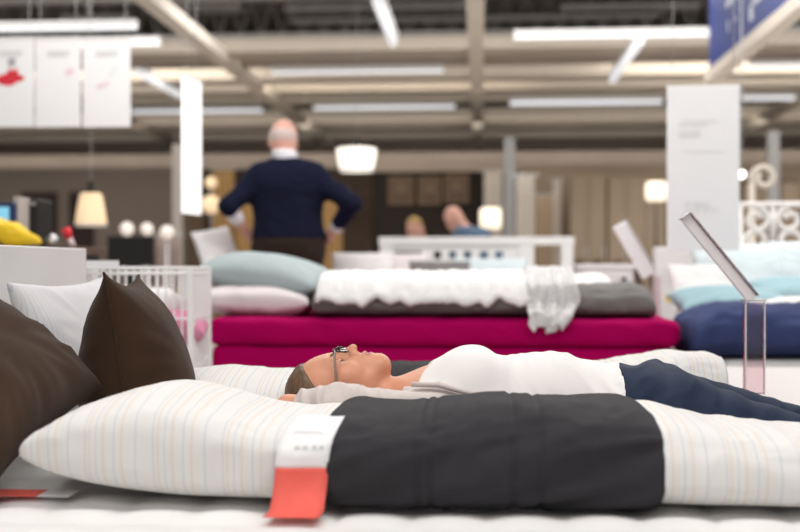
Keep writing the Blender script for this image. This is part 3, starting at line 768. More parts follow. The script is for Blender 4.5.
# glasses
gl = MB(); 
for s in (-1, 1):
    c = Vector((.124, s*.033, .2315)); pth = []
    for k in range(28):
        a = 2*PI*k/28; cx, cy = math.cos(a), math.sin(a)
        pth.append(c+Vector((math.copysign(abs(cx)**.6, cx)*.0165, math.copysign(abs(cy)**.6, cy)*.0255, -abs(math.copysign(abs(cy)**.6, cy)*.0255*s-0)*.10-.12*cx*.0165)))
    gl.tube(pth, .0021, 6, closed=True)
gl.tube([(.116, -.009, .2335), (.113, 0, .2355), (.116, .009, .2335)], .0016, 6)
g = gl.build('glasses', M['frame_dark'], wo, smooth=True)
for s in (-1, 1):
    MB().lathe([(0.0005, 0), (.0155, 0)], (0, 0, 0), 24, cap=False).build('lens', M['lens'], g, loc=(.124, s*.033, .2300), rot=(0, 0, 0)).scale = (1, 1.5, 1)
    t = MB().tube([(.113, s*.0595, .2285), (.113, s*.0675, .221), (.116, s*.0740, .19), (.119, s*.0770, .14), (.122, s*.0785, .105), (.136, s*.078, .085)], .0030, 6, r2=.0066)
    t.build('temple', M['temple'], g, smooth=True)
    MB().box((.112, s*.0605, .229), (.008, .006, .006)).build('hinge', M['frame_dark'], g)
# clothes
def tank_f(P):
    d = w_torso(P)-.007; y = P[:, 1]
    neckl = .305+.035*np.exp(-(y/.075)**2)
    d = smax(d, neckl-P[:, 0], .006); return smax(d, P[:, 0]-.79, .004)
V, Q = nets(tank_f, (.28, -.21, -.03), (.82, .21, .28), .0042); V = smooth_mesh(V, Q, 2); N = normals(V, Q)
x, y, z = V.T
w1 = ridge(np.stack([x*22+z*16, y*5, z*5+x*6], 1))-.6; fall = np.clip((x-.44)/.08, 0, 1)
bun = np.exp(-((x-.505)/.012)**2)*.006*(.5+pnoise(np.stack([y*30, x*5, z*10], 1)))+np.exp(-((x-.775)/.02)**2)*.005*(ridge(np.stack([x*70, y*40, z*8], 1)))
V = V+N*(w1*.0080*fall+pnoise(np.stack([x*9, y*9, z*9], 1))*.004+bun)[:, None]
mesh_np('tank_top', V, Q, M['tank'], wo)
MB().tube([(.788, .150*math.sin(a), .088+.108*math.cos(a)+.003*math.sin(9*a)) for a in np.linspace(-1.7, 1.7, 40)], .004, 6).build('hem', M['tank'], wo, smooth=True)
mb = MB()
for k in range(7):
    t = k/6; mb.lathe([(.002, -.004), (.0075, -.002), (.008, .002), (.003, .006)], (.330+.003*math.sin(5*k), -.055-.06*t, .178-.050*t+.004*math.cos(4*k)), 8)
mb.build('ruffle', M['tank'], wo, smooth=True)
def cardi_f(P):
    t = smin(w_torso(P), cap(P, (.28, 0, .085), (.34, 0, .085), .066), .04)-.014
    line = P[:, 2]-np.interp(P[:, 0], [.24, .30, .36, .47, .60, .86], [.150, .150, .168, .138, .105, .09]).astype(np.float32)
    t = smax(t, line, .010); t = smax(t, .272-P[:, 0], .008); t = smax(t, P[:, 0]-.85, .01)
    for k in (0, 1):
        s = w_arm(P, k)-.011
        wr = np.array(WR[k]); el = np.array(EL[k]); dr = (wr-el)/np.linalg.norm(wr-el)
        s = smax(s, (P-A3(wr-dr*.034))@A3(dr), .008)
        t = smin(t, s, .025)
    return t
V, Q = nets(cardi_f, (-.08, -.32, -.03), (.88, .40, .24), .004); V = smooth_mesh(V, Q, 2); N = normals(V, Q)
x, y, z = V.T
sl = np.clip((.30-x)/.06, 0, 1); cuff = np.exp(-((x-.115)/.075)**2)
V = V+N*(sl*(ridge(np.stack([x*30+y*8, y*9, z*7], 1))-.55)*(.004+.010*cuff)+(1-sl)*(ridge(np.stack([x*7, y*16, z*24], 1))-.6)*.006)[:, None]
mesh_np('cardigan', V, Q, M['cardigan'], wo)
MB().tube([(xx, -.158+.02*math.sin(xx*12), zz_) for xx, zz_ in ((.30, .165), (.36, .165), (.42, .150), (.50, .130), (.60, .112))], .006, 8).build('button_band', M['cardigan'], wo, smooth=True)
def jeans_f(P):
    d = smin(w_torso(P), w_legs(P), .05)-.010; d = smax(d, .775-P[:, 0], .006)
    return smax(d, -.315-P[:, 2], .006)
V, Q = nets(jeans_f, (.74, -.26, -.36), (1.42, .26, .26), .006); V = smooth_mesh(V, Q, 2); N = normals(V, Q); x, y, z = V.T
V = V+N*((ridge(np.stack([x*14-z*10, y*6, z*12], 1))-.6)*(.008+.014*np.exp(-((x-.84)/.07)**2))+pnoise(V*14)*.005)[:, None]
mesh_np('trousers', V, Q, M['jeans'], wo)
def shoe_f(P):
    d = w_feet(P)-.008; return smax(d, P[:, 2]+.335, .006)
V, Q = nets(shoe_f, (1.2, -.2, -.43), (1.5, .2, -.3), .006)
V[:, 2] = np.maximum(V[:, 2], -.417)
for s in (-1, 1):
    Qs = Q[(V[Q][:, :, 1].mean(1)*s) > 0]; u_, inv = np.unique(Qs, return_inverse=True); mesh_np('shoe', V[u_], inv.reshape(Qs.shape), M['shoe'], wo)
# ------------------------------------------------------------------ wire bin at the left
by, bx0_, bx1_ = 3.95, px_x(70, 3.95), px_x(190, 3.95); bt = pt(150, 268, 3.95).z
wb = empty('wire_bin', ((bx0_+bx1_)/2, by+.14, 0)); tag(wb, 'white wire bin of cushions behind the white headboard', 'bin')
hw = (bx1_-bx0_)/2; hd = .14
rim = MB()
for z in (bt, bt-.02): rim.tube([(-hw, -hd, z), (hw, -hd, z), (hw, hd, z), (-hw, hd, z)], .006, 8, closed=True)
rim.build('rim', M['white_metal'], wb)
for sx in (-1, 1):
    for sy in (-1, 1): MB().cyl((sx*hw, sy*hd, 0), (sx*hw, sy*hd, bt), .010, 8).build('post', M['white_metal'], wb)
g = MB()
for k in range(1, 15):
    x = -hw+2*hw*k/15
    for y in (-hd, hd): g.cyl((x, y, .12), (x, y, bt), .0030, 6)
for k in range(1, 12):
    y = -hd+2*hd*k/12
    for x in (-hw, hw): g.cyl((x, y, .12), (x, y, bt), .0030, 6)
for z in (.12, .3, .48, .66):
    g.tube([(-hw, -hd, z), (hw, -hd, z), (hw, hd, z), (-hw, hd, z)], .004, 6, closed=True)
tag(g.build('wire_mesh', M['white_metal'], wb), kind='stuff')
MB().box((0, 0, .115), (2*hw, 2*hd, .01)).build('bottom', M['white_metal'], wb)
for x, y, z, m, rz, lab in ((-.10, -.02, .18, 'white_cotton', 4, 'white cushion at the bottom left of the wire bin'), (.10, .02, .19, 'pink', -5, 'pink cushion low in the wire bin'),
                    (-.08, .0, .32, 'white_cotton', -8, 'white cushion halfway up the wire bin'), (.11, -.0, .34, 'white_cotton', 6, 'white cushion halfway up the wire bin, right side'),
                    (-.09, .02, .46, 'white_cotton', 3, 'white cushion in the upper left of the wire bin'), (.10, .0, .48, 'white_cotton', -4, 'white cushion in the upper right of the wire bin'),
                    (-.10, .0, .61, 'white_cotton', 7, 'topmost white cushion at the left of the wire bin'), (.0, .03, .70, 'white_cotton', -3, 'topmost white cushion in the middle of the wire bin'), (.13, .02, .62, 'pink', 5, 'pink cushion at the top right of the wire bin')):
    o = pillow('cushion', .24, .25, .13, M[m], (wb.location.x+x*hw/.21*.9, wb.location.y+y, z), (R(4), R(rz), R(rz*2)), seed=int(z*100), n=40); tag(o, lab, 'cushion')
cd = MB().box((0, 0, 0), (.05, .004, .075)).build('info_card', M['navy_plastic'], None, loc=(bx0_+.035, by-.02, bt-.055)); tag(cd, 'navy card hanging at the left of the wire bin rim', 'card')
cd = MB().box((0, 0, 0), (.13, .004, .03)).build('info_card', M['paper'], None, loc=(px_x(103, by), by-.02, bt+.012)); tag(cd, 'small white card on the rim of the wire bin', 'card')
# ------------------------------------------------------------------ left of the aisle: service desk
sd_ = empty('service_desk', (-2.56, 5.3, 0)); tag(sd_, 'dark service desk behind the headboard carrying the monitor', 'desk')
DZ = pt(40, 247, 5.3).z
MB().box((0, 0, DZ-.02), (1.3, .6, .04)).build('desk_top', M['wood_dark'], sd_, .004)
MB().box((0, .1, (DZ-.04)/2), (1.2, .4, DZ-.04)).build('desk_body', M['black'], sd_)
mo = empty('monitor', (px_x(4, 5.2), 5.2, DZ)); tag(mo, 'monitor with a pale blue screen on the desk at the left edge', 'monitor')
za, zb = pt(4, 203, 5.2).z-DZ, pt(4, 240, 5.2).z-DZ; xw = px_x(15, 5.2)-mo.location.x
MB().span((-.24, -.02, zb-.02), (xw, .02, za)).build('casing', M['navy_plastic'], mo, .004)
MB().span((-.22, -.024, zb), (xw-.02, -.0205, za-.02)).build('screen', M['screen_blue'], mo)
MB().cyl((-.08, 0, 0), (-.08, 0, zb), .02).build('stand', M['black'], mo); MB().box((-.08, 0, .005), (.18, .12, .01)).build('foot', M['black'], mo)
bx = tag(MB().span((px_x(15.5, 5.25), 5.22, DZ), (px_x(21, 5.25), 5.40, pt(18, 197, 5.25).z)).build('speaker', M['pale_column'], None, .004), 'pale grey upright speaker beside the monitor', 'speaker')
# yellow bag
V, Q = nets(lambda P: smin(cap(P, (-.16, 0, .10), (-.02, 0, .055), .055, .045), cap(P, (-.02, 0, .05), (.10, 0, .022), .045, .018), .05), (-.3, -.1, -.03), (.2, .1, .2), .009)
V[:, 2] = np.maximum(V[:, 2], .0); V = V+normals(V, Q)*(ridge(V*18)-.6)[:, None]*.006
o = mesh_np('bag', V, Q, M['yellow']); o.location = (px_x(10, 4.9), 4.98, DZ); tag(o, 'crumpled yellow bag on the desk in front of the monitor', 'bag')
# black printer, cable box, small items
pr = empty('printer', (px_x(33, 5.45), 5.45, DZ)); tag(pr, 'tall black machine on the desk, right of the monitor', 'machine')
MB().box((0, 0, .12), (.13, .2, .24)).build('casing', M['black'], pr, .01); MB().box((.005, -.10, .215), (.10, .012, .018)).build('grey_bar', M['grey_column'], pr); MB().box((0, -.11, .03), (.12, .04, .04), (R(20), 0, 0)).build('tray', M['grey_column'], pr)
o = MB().lathe([(.025, 0), (.03, .01), (.028, .04), (.015, .055), (.002, .06)], (0, 0, 0), 20).build('bell', M['silver'], None, smooth=True, loc=(px_x(51, 5.1), 5.12, DZ)); tag(o, 'small silver desk bell right of the black machine', 'bell')
rs = empty('stapler', (px_x(63, 5.1), 5.15, DZ)); tag(rs, 'red and pink upright hand scanner at the right end of the desk', 'scanner')
MB().tube([(.03, 0, 0), (.012, 0, .04)], .014, 10).build('handle', M['print_pink'], rs, smooth=True); MB().tube([(.012, 0, .035), (-.006, 0, .085)], lambda t: .016+.008*t, 10).build('head', M['red'], rs, smooth=True)
rs.name = 'hand_scanner'
# dark panels painting the darkness of openings in the taupe wall
for pa, pb, lab in ((22, 56, 'dark panel standing in for a tall wall opening behind the black machine'), (69, 93, 'dark panel standing in for a tall wall opening behind the warm pendant lamp')):
    xa, xb = px_x(pa, WY-.06), px_x(pb, WY-.06); tag(MB().span((xa, WY-.06, 0), (xb, WY-.005, zz(191, WY))).build('dark_opening_panel', M['dark'], None, .01), lab, 'panel')
# ------------------------------------------------------------------ lamps
def lamp_light(loc, p, col): 
    l = bpy.data.lights.new('lamp_glow', 'POINT'); l.energy = p; l.color = col; l.shadow_soft_size = .08; o = bpy.data.objects.new('lamp_glow', l); COL.objects.link(o); o.location = loc; return o
def pendant(px, py0, py1, Y, rt, rb, m, label, z1=3.2, pin=None):
    a = pt(px, py0, Y); b = pt(px, py1, Y); e = empty('pendant_lamp', (a.x, Y, b.z)); tag(e, label, 'lamp'); h = a.z-b.z
    rt *= 1; prof = [(rb*.2, 0), (rb*.96, 0), (rb, h*.04), ((rb+rt)/2*1.03, h*.5), (rt, h*.95), (rt*.85, h), (.02, h)]
    MB().lathe(prof, (0, 0, 0), 36).build('lamp_shade', M[m], e, smooth=True)
    MB().lathe([(rb*1.01, -.004), (rb*1.01, .012)], (0, 0, 0), 36, cap=False).build('trim_ring', M['white_metal'], e)
    MB().cyl((0, 0, h), (0, 0, z1-b.z), .003, 6).build('cord', M['silver'], e); MB().lathe([(.02, h), (.03, h+.02), (.015, h+.08), (.008, h+.09)], (0, 0, 0), 14).build('socket', M['black'], e)
    return e
pendant(356.5, 148, 171, 9.0, 20.5*9/FPX, 17*9/FPX, 'lamp_white', 'bright white pendant lamp hanging right of the bald man')
pendant(91, 193, 225.5, 7.8, 11*7.8/FPX, 16*7.8/FPX, 'lamp_warm', 'warm linen pendant lamp at the left, above the black screen')
def table_lamp(px, py0, py1, Y, r, m, label, tw=.42, tz=.62):
    a = pt(px, py0, Y); b = pt(px, py1, Y); h = a.z-b.z
    t = empty('side_table', (a.x, Y, 0)); tag(t, 'small dark side table under the '+label.split(',')[0], 'table')
    MB().box((0, 0, tz-.015), (tw, tw, .03)).build('table_top', M['wood_dark'], t, .003)
    for sx in (-1, 1):
        for sy in (-1, 1): MB().box((sx*(tw/2-.03), sy*(tw/2-.03), (tz-.03)/2), (.035, .035, tz-.03)).build('leg', M['wood_dark'], t)
    e = empty('table_lamp', (a.x, Y, tz)); tag(e, label, 'lamp')
    MB().lathe([(.08, 0), (.08, .015), (.015, .03), (.03, .12), (.012, .2), (.008, b.z-tz+.05)], (0, 0, 0), 20).build('base', M['black'], e, smooth=True)
    z = b.z-tz; MB().lathe([(r*.8, z), (r*.97, z+h*.12), (r, z+h*.5), (r*.97, z+h*.88), (r*.8, z+h), (.02, z+h)], (0, 0, 0), 30).build('lamp_shade', M[m], e, smooth=True)
table_lamp(490.5, 208, 229, 10.5, 11*10.5/FPX, 'lamp_cream', 'cream table lamp with a rounded shade, behind the daybed')
table_lamp(656, 182, 201, 11.5, 10.5*11.5/FPX, 'lamp_cream', 'glowing round lamp left of the tall white sign', tz=.9)
def spot(px, py, Y, r, label, m='bulb', z1=3.2):
    a = pt(px, py, Y); e = empty('spotlight', a); tag(e, label, 'lamp', 'small lit lamps')
    MB().lathe([(.002, -r), (r*.75, -r*.65), (r, 0), (r*.75, r*.65), (.002, r)], (0, 0, 0), 20).build('bulb', M[m], e, smooth=True)
    MB().cyl((0, 0, r*.7), (0, 0, r*1.4), r*.5, 12).build('socket', M['silver'], e); MB().cyl((0, 0, r), (0, 0, z1-a.z), .006, 6).build('cord', M['silver'], e)
spot(741.5, 174.5, 8.2, .030, 'small bright bulb at the right edge of the tall white sign')
# globe lamps over the black screen
for px, py, m, r, lab in ((127, 229, 'globe', .066, 'round globe lamp on the cabinet, left of the row of three'), (147, 229, 'globe', .06, 'round globe lamp on the cabinet, middle of the row of three'), (167, 232, 'globe', .066, 'round globe lamp on the cabinet, right of the row of three')):
    a = pt(px, py, 11); e = empty('globe_lamp', (a.x, 11, .62)); tag(e, lab, 'lamp', 'three globe lamps')
    z = a.z-.62; MB().lathe([(.002, z-r)]+[(r*math.sin(t), z-r*math.cos(t)) for t in np.linspace(.25, PI-.05, 14)], (0, 0, 0), 24).build('globe', M[m], e, smooth=True)
    MB().lathe([(.06, 0), (.06, .02), (.015, .03), (.012, z-r+.01)], (0, 0, 0), 16).build('base', M['white_metal'], e, smooth=True)
cb = empty('cabinet', (px_x(145, 11), 11, 0)); tag(cb, 'low wooden cabinet under the globe lamps', 'cabinet')
MB().box((0, 0, .60), (1.3, .5, .04)).build('cabinet_top', M['wood'], cb, .004); MB().box((0, 0, .31), (1.24, .46, .54)).build('cabinet_body', M['wood'], cb)
for sx in (-1, 1):
    d_ = MB().box((sx*.31, -.238, .31), (.58, .014, .48)).build('door', M['wood_dark'], cb, .003); MB().box((sx*.06, -.25, .34), (.015, .012, .12)).build('handle', M['silver'], d_)
    MB().box((sx*.55, 0, .02), (.06, .4, .04)).build('leg', M['black'], cb)
tv = empty('television', (px_x(131, 9.6), 9.6, 0)); tag(tv, 'black screen behind the wire bin, below the globe lamps', 'television')
za, zb = pt(131, 236, 9.6).z, pt(131, 266, 9.6).z; w = px_x(154, 9.6)-px_x(108, 9.6)
MB().box((0, 0, (za+zb)/2), (w, .04, za-zb)).build('screen', M['black'], tv, .004); MB().box((0, .03, zb/2+.05), (.10, .03, zb+.1)).build('stand', M['black'], tv); MB().box((0, 0, .01), (.4, .3, .02)).build('base', M['black'], tv)
# pale drape beside the globe lamps
def drape(px0, px1, py0, Y, m, label, folds=6, amp=.03, name='curtain', rod=True):
    xa, xb = px_x(px0, Y), px_x(px1, Y); zt = pt((px0+px1)/2, py0, Y).z
    U, V = np.meshgrid(np.linspace(0, 1, folds*10+1), np.linspace(0, 1, 8), indexing='ij')
    P = np.stack([xa+(xb-xa)*U-(xa+xb)/2, amp*np.sin(U*folds*2*PI)*(.6+.4*V), zt*(1-V)+.01], -1)
    e = empty(name, ((xa+xb)/2, Y, 0)); tag(e, label, 'curtain')
    o = mesh_np('cloth', P.reshape(-1, 3), grid_quads(folds*10+1, 8), M[m], e); s = o.modifiers.new('thickness', 'SOLIDIFY'); s.thickness = .004
    if rod: MB().cyl((-(xb-xa)/2-.05, 0, zt+.01), ((xb-xa)/2+.05, 0, zt+.01), .012, 8).build('rod', M['silver'], e)
M['drape_pink'] = mat('blush_drape', (.42, .33, .30), .9, .06, 4); M['drape_tan'] = mat('tan_drape', (.44, .33, .23), .9, .06, 4); M['drape_pale'] = mat('pale_drape', (.62, .56, .49), .9, .05, 4); M['drape_gold'] = mat('gold_drape', (.48, .30, .13), .9, .08, 4); M['drape_brown'] = mat('brown_drape', (.17, .12, .08), .9, .06, 4)
drape(156, 180, 236, 12, 'drape_pink', 'blush drape behind the globe lamps', 4)
drape(516, 534, 176, 12.5, 'drape_pale', 'pale curtain beside the grey column', 4)
drape(536, 553, 196, 14.5, 'drape_tan', 'tan curtain hanging right of the pale curtain', 4)
drape(553, 560, 180, 14.8, 'drape_pale', 'narrow pale curtain on the tan wall', 2)
drape(484, 502, 172, 14.8, 'drape_pale', 'pale curtain left of the grey column', 4)
drape(236, 256, 190, 14.5, 'drape_gold', 'gold curtain behind the bald man, at his left elbow', 4)
drape(322, 342, 188, 14.8, 'drape_gold', 'gold curtain behind the bald man, at his right elbow', 4)
drape(187, 204, 200, 15.2, 'drape_brown', 'brown curtain under the narrow glowing sign', 4)
drape(212, 234, 170, 15.4, 'drape_gold', 'gold curtain behind the twin wall lamp', 4, amp=.02)
# twin wall lamp
e = empty('wall_lamp', pt(211, 196, 14)); tag(e, 'twin warm lamp right of the narrow glowing sign', 'lamp')
for z, s in ((.17, .075), (-.11, .12)): MB().lathe([(.002, z-s)]+[(s*math.sin(t), z-s*math.cos(t)) for t in np.linspace(.3, PI-.3, 10)]+[(.002, z+s)], (0, 0, 0), 18).build('globe', M['lamp_warm'], e, smooth=True)
MB().cyl((0, .02, .25), (0, .02, -e.location.z), .018, 8).build('pole', M['silver'], e)
# pictures on the dark wall
for pa, pb, ya, yb_, lab in ((388, 414, 176, 205, 'framed pale picture on the dark wall, leftmost of the three'), (418, 441, 176, 205, 'framed pale picture on the dark wall, middle of the three'), (444, 469, 174, 203, 'framed pale picture on the dark wall, rightmost of the three')):
    Y = 15.083; a = pt(pa, yb_, Y); b = pt(pb, ya, Y); c = ((a.x+b.x)/2, Y, (a.z+b.z)/2); w = b.x-a.x; h = b.z-a.z
    e = empty('picture', c); tag(e, lab, 'picture', 'three pictures on the dark wall')
    MB().box((0, 0, 0), (w, .03, h)).build('frame', M['drape_brown'], e, .004); MB().box((0, -.017, 0), (w-.08, .004, h-.08)).build('print', M['wood_dark'], e)
    MB().box((0, -.02, h*.1), (w*.5, .004, h*.4)).build('motif', M['drape_brown'], e)
trim(MB().span((px_x(372, 15.1), 15.1, 0), (px_x(500, 15.1), 15.2, zz(172, 15.1))), M['wall_dark'])
trim(MB().span((px_x(364, 15.1), 15.05, zz(172, 15.1)), (px_x(520, 15.1), 15.2, zz(160, 15.1))), M['beam_dark'])
# wardrobe units against the tan wall
def unit(pa, pb, ya, Y, label, cols, m='drape_tan'):
    xa, xb = px_x(pa, Y), px_x(pb, Y); h = pt((pa+pb)/2, ya, Y).z; w = xb-xa; e = empty('wardrobe', ((xa+xb)/2, Y, 0)); tag(e, label, 'wardrobe')
    MB().box((0, .15, h/2), (w, .28, h)).build('body', M[m], e, .004)
    for k in range(cols):
        x = -w/2+w*(k+.5)/cols
        d_ = MB().box((x, -.005, h/2), (w/cols-.02, .02, h-.06)).build('door', M['wall_tan'], e, .003); MB().box((x+w/cols*.38, -.025, h*.5), (.02, .02, .14)).build('handle', M['silver'], d_)
        MB().box((x, -.018, h*.36), (w/cols-.10, .006, h*.18)).build('dark_inset', M['wood_dark'], d_)
unit(570, 606, 176, 15.3, 'tan wardrobe behind the daybed with dark insets', 2); unit(608, 664, 178, 15.3, 'tan wardrobe left of the tall white sign', 3)
unit(742, 800, 180, 15.3, 'tan wardrobe at the right behind the ornate headboard', 3, 'wood_dark')
# curled metal finial far right
def spiral(c, r): return [(c.x+math.cos(R(200)-t*2*PI*1.2)*r*(1-.6*t), c.y, c.z+math.sin(R(200)-t*2*PI*1.2)*r*(1-.6*t)) for t in np.linspace(0, 1, 30)]
c = pt(764, 178, 7.6); e = empty('coat_stand', (c.x-.08, 7.6, 0)); tag(e, 'cream coat stand with a curled top behind the ornate headboard', 'coat stand')
MB().tube([Vector((0, 0, .03)), Vector((0, 0, c.z-.02))]+[Vector(p)-Vector((c.x-.08, 7.6, 0)) for p in spiral(c, .085)], .020, 10).build('pole', M['drape_pale'], e, smooth=True)
MB().lathe([(.16, 0), (.16, .02), (.03, .04)], (0, 0, 0), 20).build('base', M['drape_pale'], e)
# ------------------------------------------------------------------ magenta bed
BX0, BX1 = px_x(206, 4.6), px_x(682, 4.6); MZ = pt(440, 319, 4.6).z
b2 = empty('bed', ((BX0+BX1)/2, 5.45, 0)); tag(b2, 'bed behind the sleeping woman, base covered in magenta cloth', 'bed')
s_ = slab('base_cover', BX0+.015-b2.location.x, BX1-.015-b2.location.x, -.83, .80, .14, MZ-.118, M['magenta'], b2, r=.03, sag=.002, seed=8, rip=.006)
for x in (-.9, .9):
    for y in (-.7, .7): MB().lathe([(.03, 0), (.035, .145)], (x, y, 0), 12).build('leg', M['black'], b2)
m2 = slab('mattress', BX0, BX1, 4.6, 6.25, MZ-.116, MZ, M['magenta'], None, r=.045, sag=.003, seed=12, rip=.008)
tag(m2, 'magenta covered mattress behind the sleeping woman', 'mattress')
# grey folded duvet
gx0, gx1 = px_x(316, 4.8), px_x(652, 4.8)
r2 = Roll(gx1-gx0, .42, .14, seed=37, crease=.020, lend=.03, rend=.10, e=.7, lift=.2, flat=.5)
o = r2.build('duvet', M['midgrey'], nx=130, nt=60); o.location = (gx0, 4.88, MZ); tag(o, 'long folded grey duvet on the front edge of the magenta bed', 'duvet')
wx0, wx1 = px_x(318, 5.3), px_x(612, 5.3)
r3 = Roll(wx1-wx0, .46, .178, seed=53, crease=.024, lend=.16, rend=.12, e=.8, lift=.1, flat=.5)
o = r3.build('duvet', M['fluffy'], nx=130, nt=60); o.location = (wx0, 5.32, MZ); tag(o, 'fluffy white duvet heaped behind the grey duvet on the magenta bed', 'duvet')
# fleece over the grey duvet
fx0, fx1 = px_x(325, 4.9), px_x(560, 4.9); n1, n2 = 110, 36
U, V = np.meshgrid(np.linspace(0, 1, n1), np.linspace(0, 1, n2), indexing='ij')
x = fx0+(fx1-fx0)*U; nz = pnoise(np.stack([U.ravel()*14, V.ravel()*4, 0*U.ravel()+3], 1)).reshape(U.shape)
front = .062+.055*nz[:, :1]
y = 5.10-.455*(1-V); th = np.clip((.28-V)/.28, 0, 1)
z = MZ+.160-(front*1.6)*th**2+.012*nz+.012*pnoise(np.stack([U.ravel()*40, V.ravel()*12, 0*U.ravel()], 1)).reshape(U.shape)+.02*V
o = mesh_np('fleece_blanket', np.stack([x, y, z], -1).reshape(-1, 3), grid_quads(n1, n2), M['fluffy']); sd = o.modifiers.new('thickness', 'SOLIDIFY'); sd.thickness = .02; sd.offset = 1
tag(o, 'white fleece blanket lying along the top of the folded grey duvet', 'blanket')
# plush throw hanging down over the duvet and the mattress side
n1, n2 = 60, 70; U, V = np.meshgrid(np.linspace(-1, 1, n1), np.linspace(0, 1, n2), indexing='ij')
pathY = np.interp(V, [0, .25, .45, .62, .8, 1], [5.05, 4.80, 4.655, 4.635, 4.575, 4.565]); pathZ = np.interp(V, [0, .25, .45, .62, .8, 1], [.205, .200, .13, .06, .01, -.045])+MZ
cx = np.interp(V, [0, .5, 1], [px_x(548, 4.7), px_x(551, 4.7), px_x(547, 4.6)]); hw = np.interp(V, [0, .3, .6, 1], [.075, .095, .105, .055])
rf = pnoise(np.stack([U.ravel()*3.2, V.ravel()*1.6, 0*U.ravel()+9], 1)).reshape(U.shape)
Vv = np.stack([cx+U*hw+.02*pnoise(np.stack([U.ravel()*2, V.ravel()*6, 0*U.ravel()], 1)).reshape(U.shape), pathY-.045*np.abs(rf)-.012*np.sin(U*9), pathZ+.03*rf-.018*np.sin(U*5+1)*(V > .8)], -1)
o = mesh_np('throw', Vv.reshape(-1, 3), grid_quads(n1, n2), M['throw']); sd = o.modifiers.new('thickness', 'SOLIDIFY'); sd.thickness = .012; sd.offset = -1
tag(o, 'crumpled pale plush throw hanging over the grey duvet on the magenta bed', 'throw')
# pillows
o = pillow('pillow', .50, .55, .15, M['pinkwhite'], (px_x(262, 5.0), 4.98, MZ+.066), (0, R(2), R(2)), seed=61, wr=.012, q=.36)
tag(o, 'pinkish white pillow under the pale teal pillow', 'pillow')
o = pillow('pillow', .57, .52, .19, M['teal'], (px_x(269, 5.05), 5.04, MZ+.180), (R(5), R(8), R(-2)), seed=67, wr=.008, q=.5)
tag(o, 'pale teal pillow stacked on the pinkish white pillow', 'pillow')
o = pillow('pillow', .50, .36, .13, M['white_cotton'], (px_x(580, 5.9), 5.95, MZ+.06), (R(6), 0, R(3)), seed=71)
tag(o, 'white pillow lying on the magenta bed behind the folded grey duvet', 'pillow')
sx_, sz_ = px_x(216, 6.9), pt(216, 268, 6.9).z
st = empty('bench', (sx_, 6.95, 0)); tag(st, 'white bench left of the bald man, behind the pale teal pillow', 'bench')
MB().box((0, 0, sz_-.02), (.42, .36, .04)).build('seat', M['white_paint'], st, .004)
for x in (-.18, .18):
    for y in (-.15, .15): MB().box((x, y, (sz_-.04)/2), (.04, .04, sz_-.04)).build('leg', M['white_paint'], st)
o = pillow('pillow', .30, .26, .09, M['white_cotton'], (sx_, 6.9, sz_+.125), frame((.7, -.6, .3), (-.4, .1, 1)), seed=73)
tag(o, 'white pillow standing on end on the white bench, behind the pale teal pillow', 'pillow')
# ------------------------------------------------------------------ daybed behind
y3 = 8.0; k3 = lambda p: px_x(p, y3); h3 = lambda p: pt(470, p, y3).z
db = empty('daybed', (k3(476), y3, 0)); tag(db, 'white slatted daybed standing behind the magenta bed', 'bed')
def d_span(pa, pb, ya, yb, za=None, d=.04):
    return MB().span((k3(pa)-db.location.x, -d/2, h3(yb) if za is None else za), (k3(pb)-db.location.x, d/2, h3(ya)))
d_span(379, 574, 237, 245, d=.07).build('top_rail', M['white_paint'], db, .004)
for pa, pb in ((380, 392), (518, 534), (561, 573)): d_span(pa, pb, 240, 0, za=0, d=.06).build('post', M['white_paint'], db, .004)
d_span(390, 520, 245, 251, d=.03).build('rail', M['white_paint'], db, .002); d_span(390, 520, 259, 275, d=.03).build('rail', M['white_paint'], db, .002)
for pa, pb in ((422, 434), (441, 449), (456, 464), (471, 480), (488, 495), (503, 518)): d_span(pa, pb, 249, 262, d=.028).build('slat', M['white_paint'], db, .002)
MB().span((k3(380)-db.location.x, 0, .2), (k3(573)-db.location.x, .9, .34)).build('frame', M['white_paint'], db, .004)
MB().span((k3(380)-db.location.x, .87, 0), (k3(392)-db.location.x, .93, .6)).build('post', M['white_paint'], db); MB().span((k3(561)-db.location.x, .87, 0), (k3(573)-db.location.x, .93, .6)).build('post', M['white_paint'], db)
# low bed in front of the daybed with loose bedding
yb = 7.0; lx0, lx1 = px_x(330, 7), px_x(560, 7); LZ = .60
lb = empty('bed', ((lx0+lx1)/2, yb+.3, 0)); tag(lb, 'low white bed between the magenta bed and the daybed', 'bed')
MB().span((-.75, -.42, .15), (.75, .42, .30)).build('frame', M['white_paint'], lb, .006)
for x in (-.7, .7):
    for y in (-.37, .37): MB().span((x-.03, y-.03, 0), (x+.03, y+.03, .15)).build('leg', M['white_paint'], lb)
o = slab('mattress', lb.location.x-.75, lb.location.x+.75, yb-.12, yb+.72, .304, LZ, M['white_cotton'], None); tag(o, 'white mattress on the low bed in front of the daybed', 'mattress')
for px, w, h, t, m, zc, lab in ((362, .42, .34, .14, 'white_cotton', .30, 'rumpled white pillow heaped left on the low bed behind the magenta bed'),
                             (398, .42, .34, .12, 'pinkwhite', .27, 'pinkish pillow on the low bed in front of the daybed'),
                             (440, .40, .28, .10, 'midgrey', .20, 'grey pillow on the low bed in front of the daybed'),
                             (490, .50, .30, .13, 'blue_pillow', .19, 'pale blue pillow on the low bed in front of the daybed')):
    yy = 7.12 if px in (362, 440) else 7.46
    o = pillow('pillow', w, h, t, M[m], (px_x(px, yy), yy, LZ+h*.46+.03), (R(62), 0, R(px % 9-4)), seed=px); tag(o, lab, 'pillow')
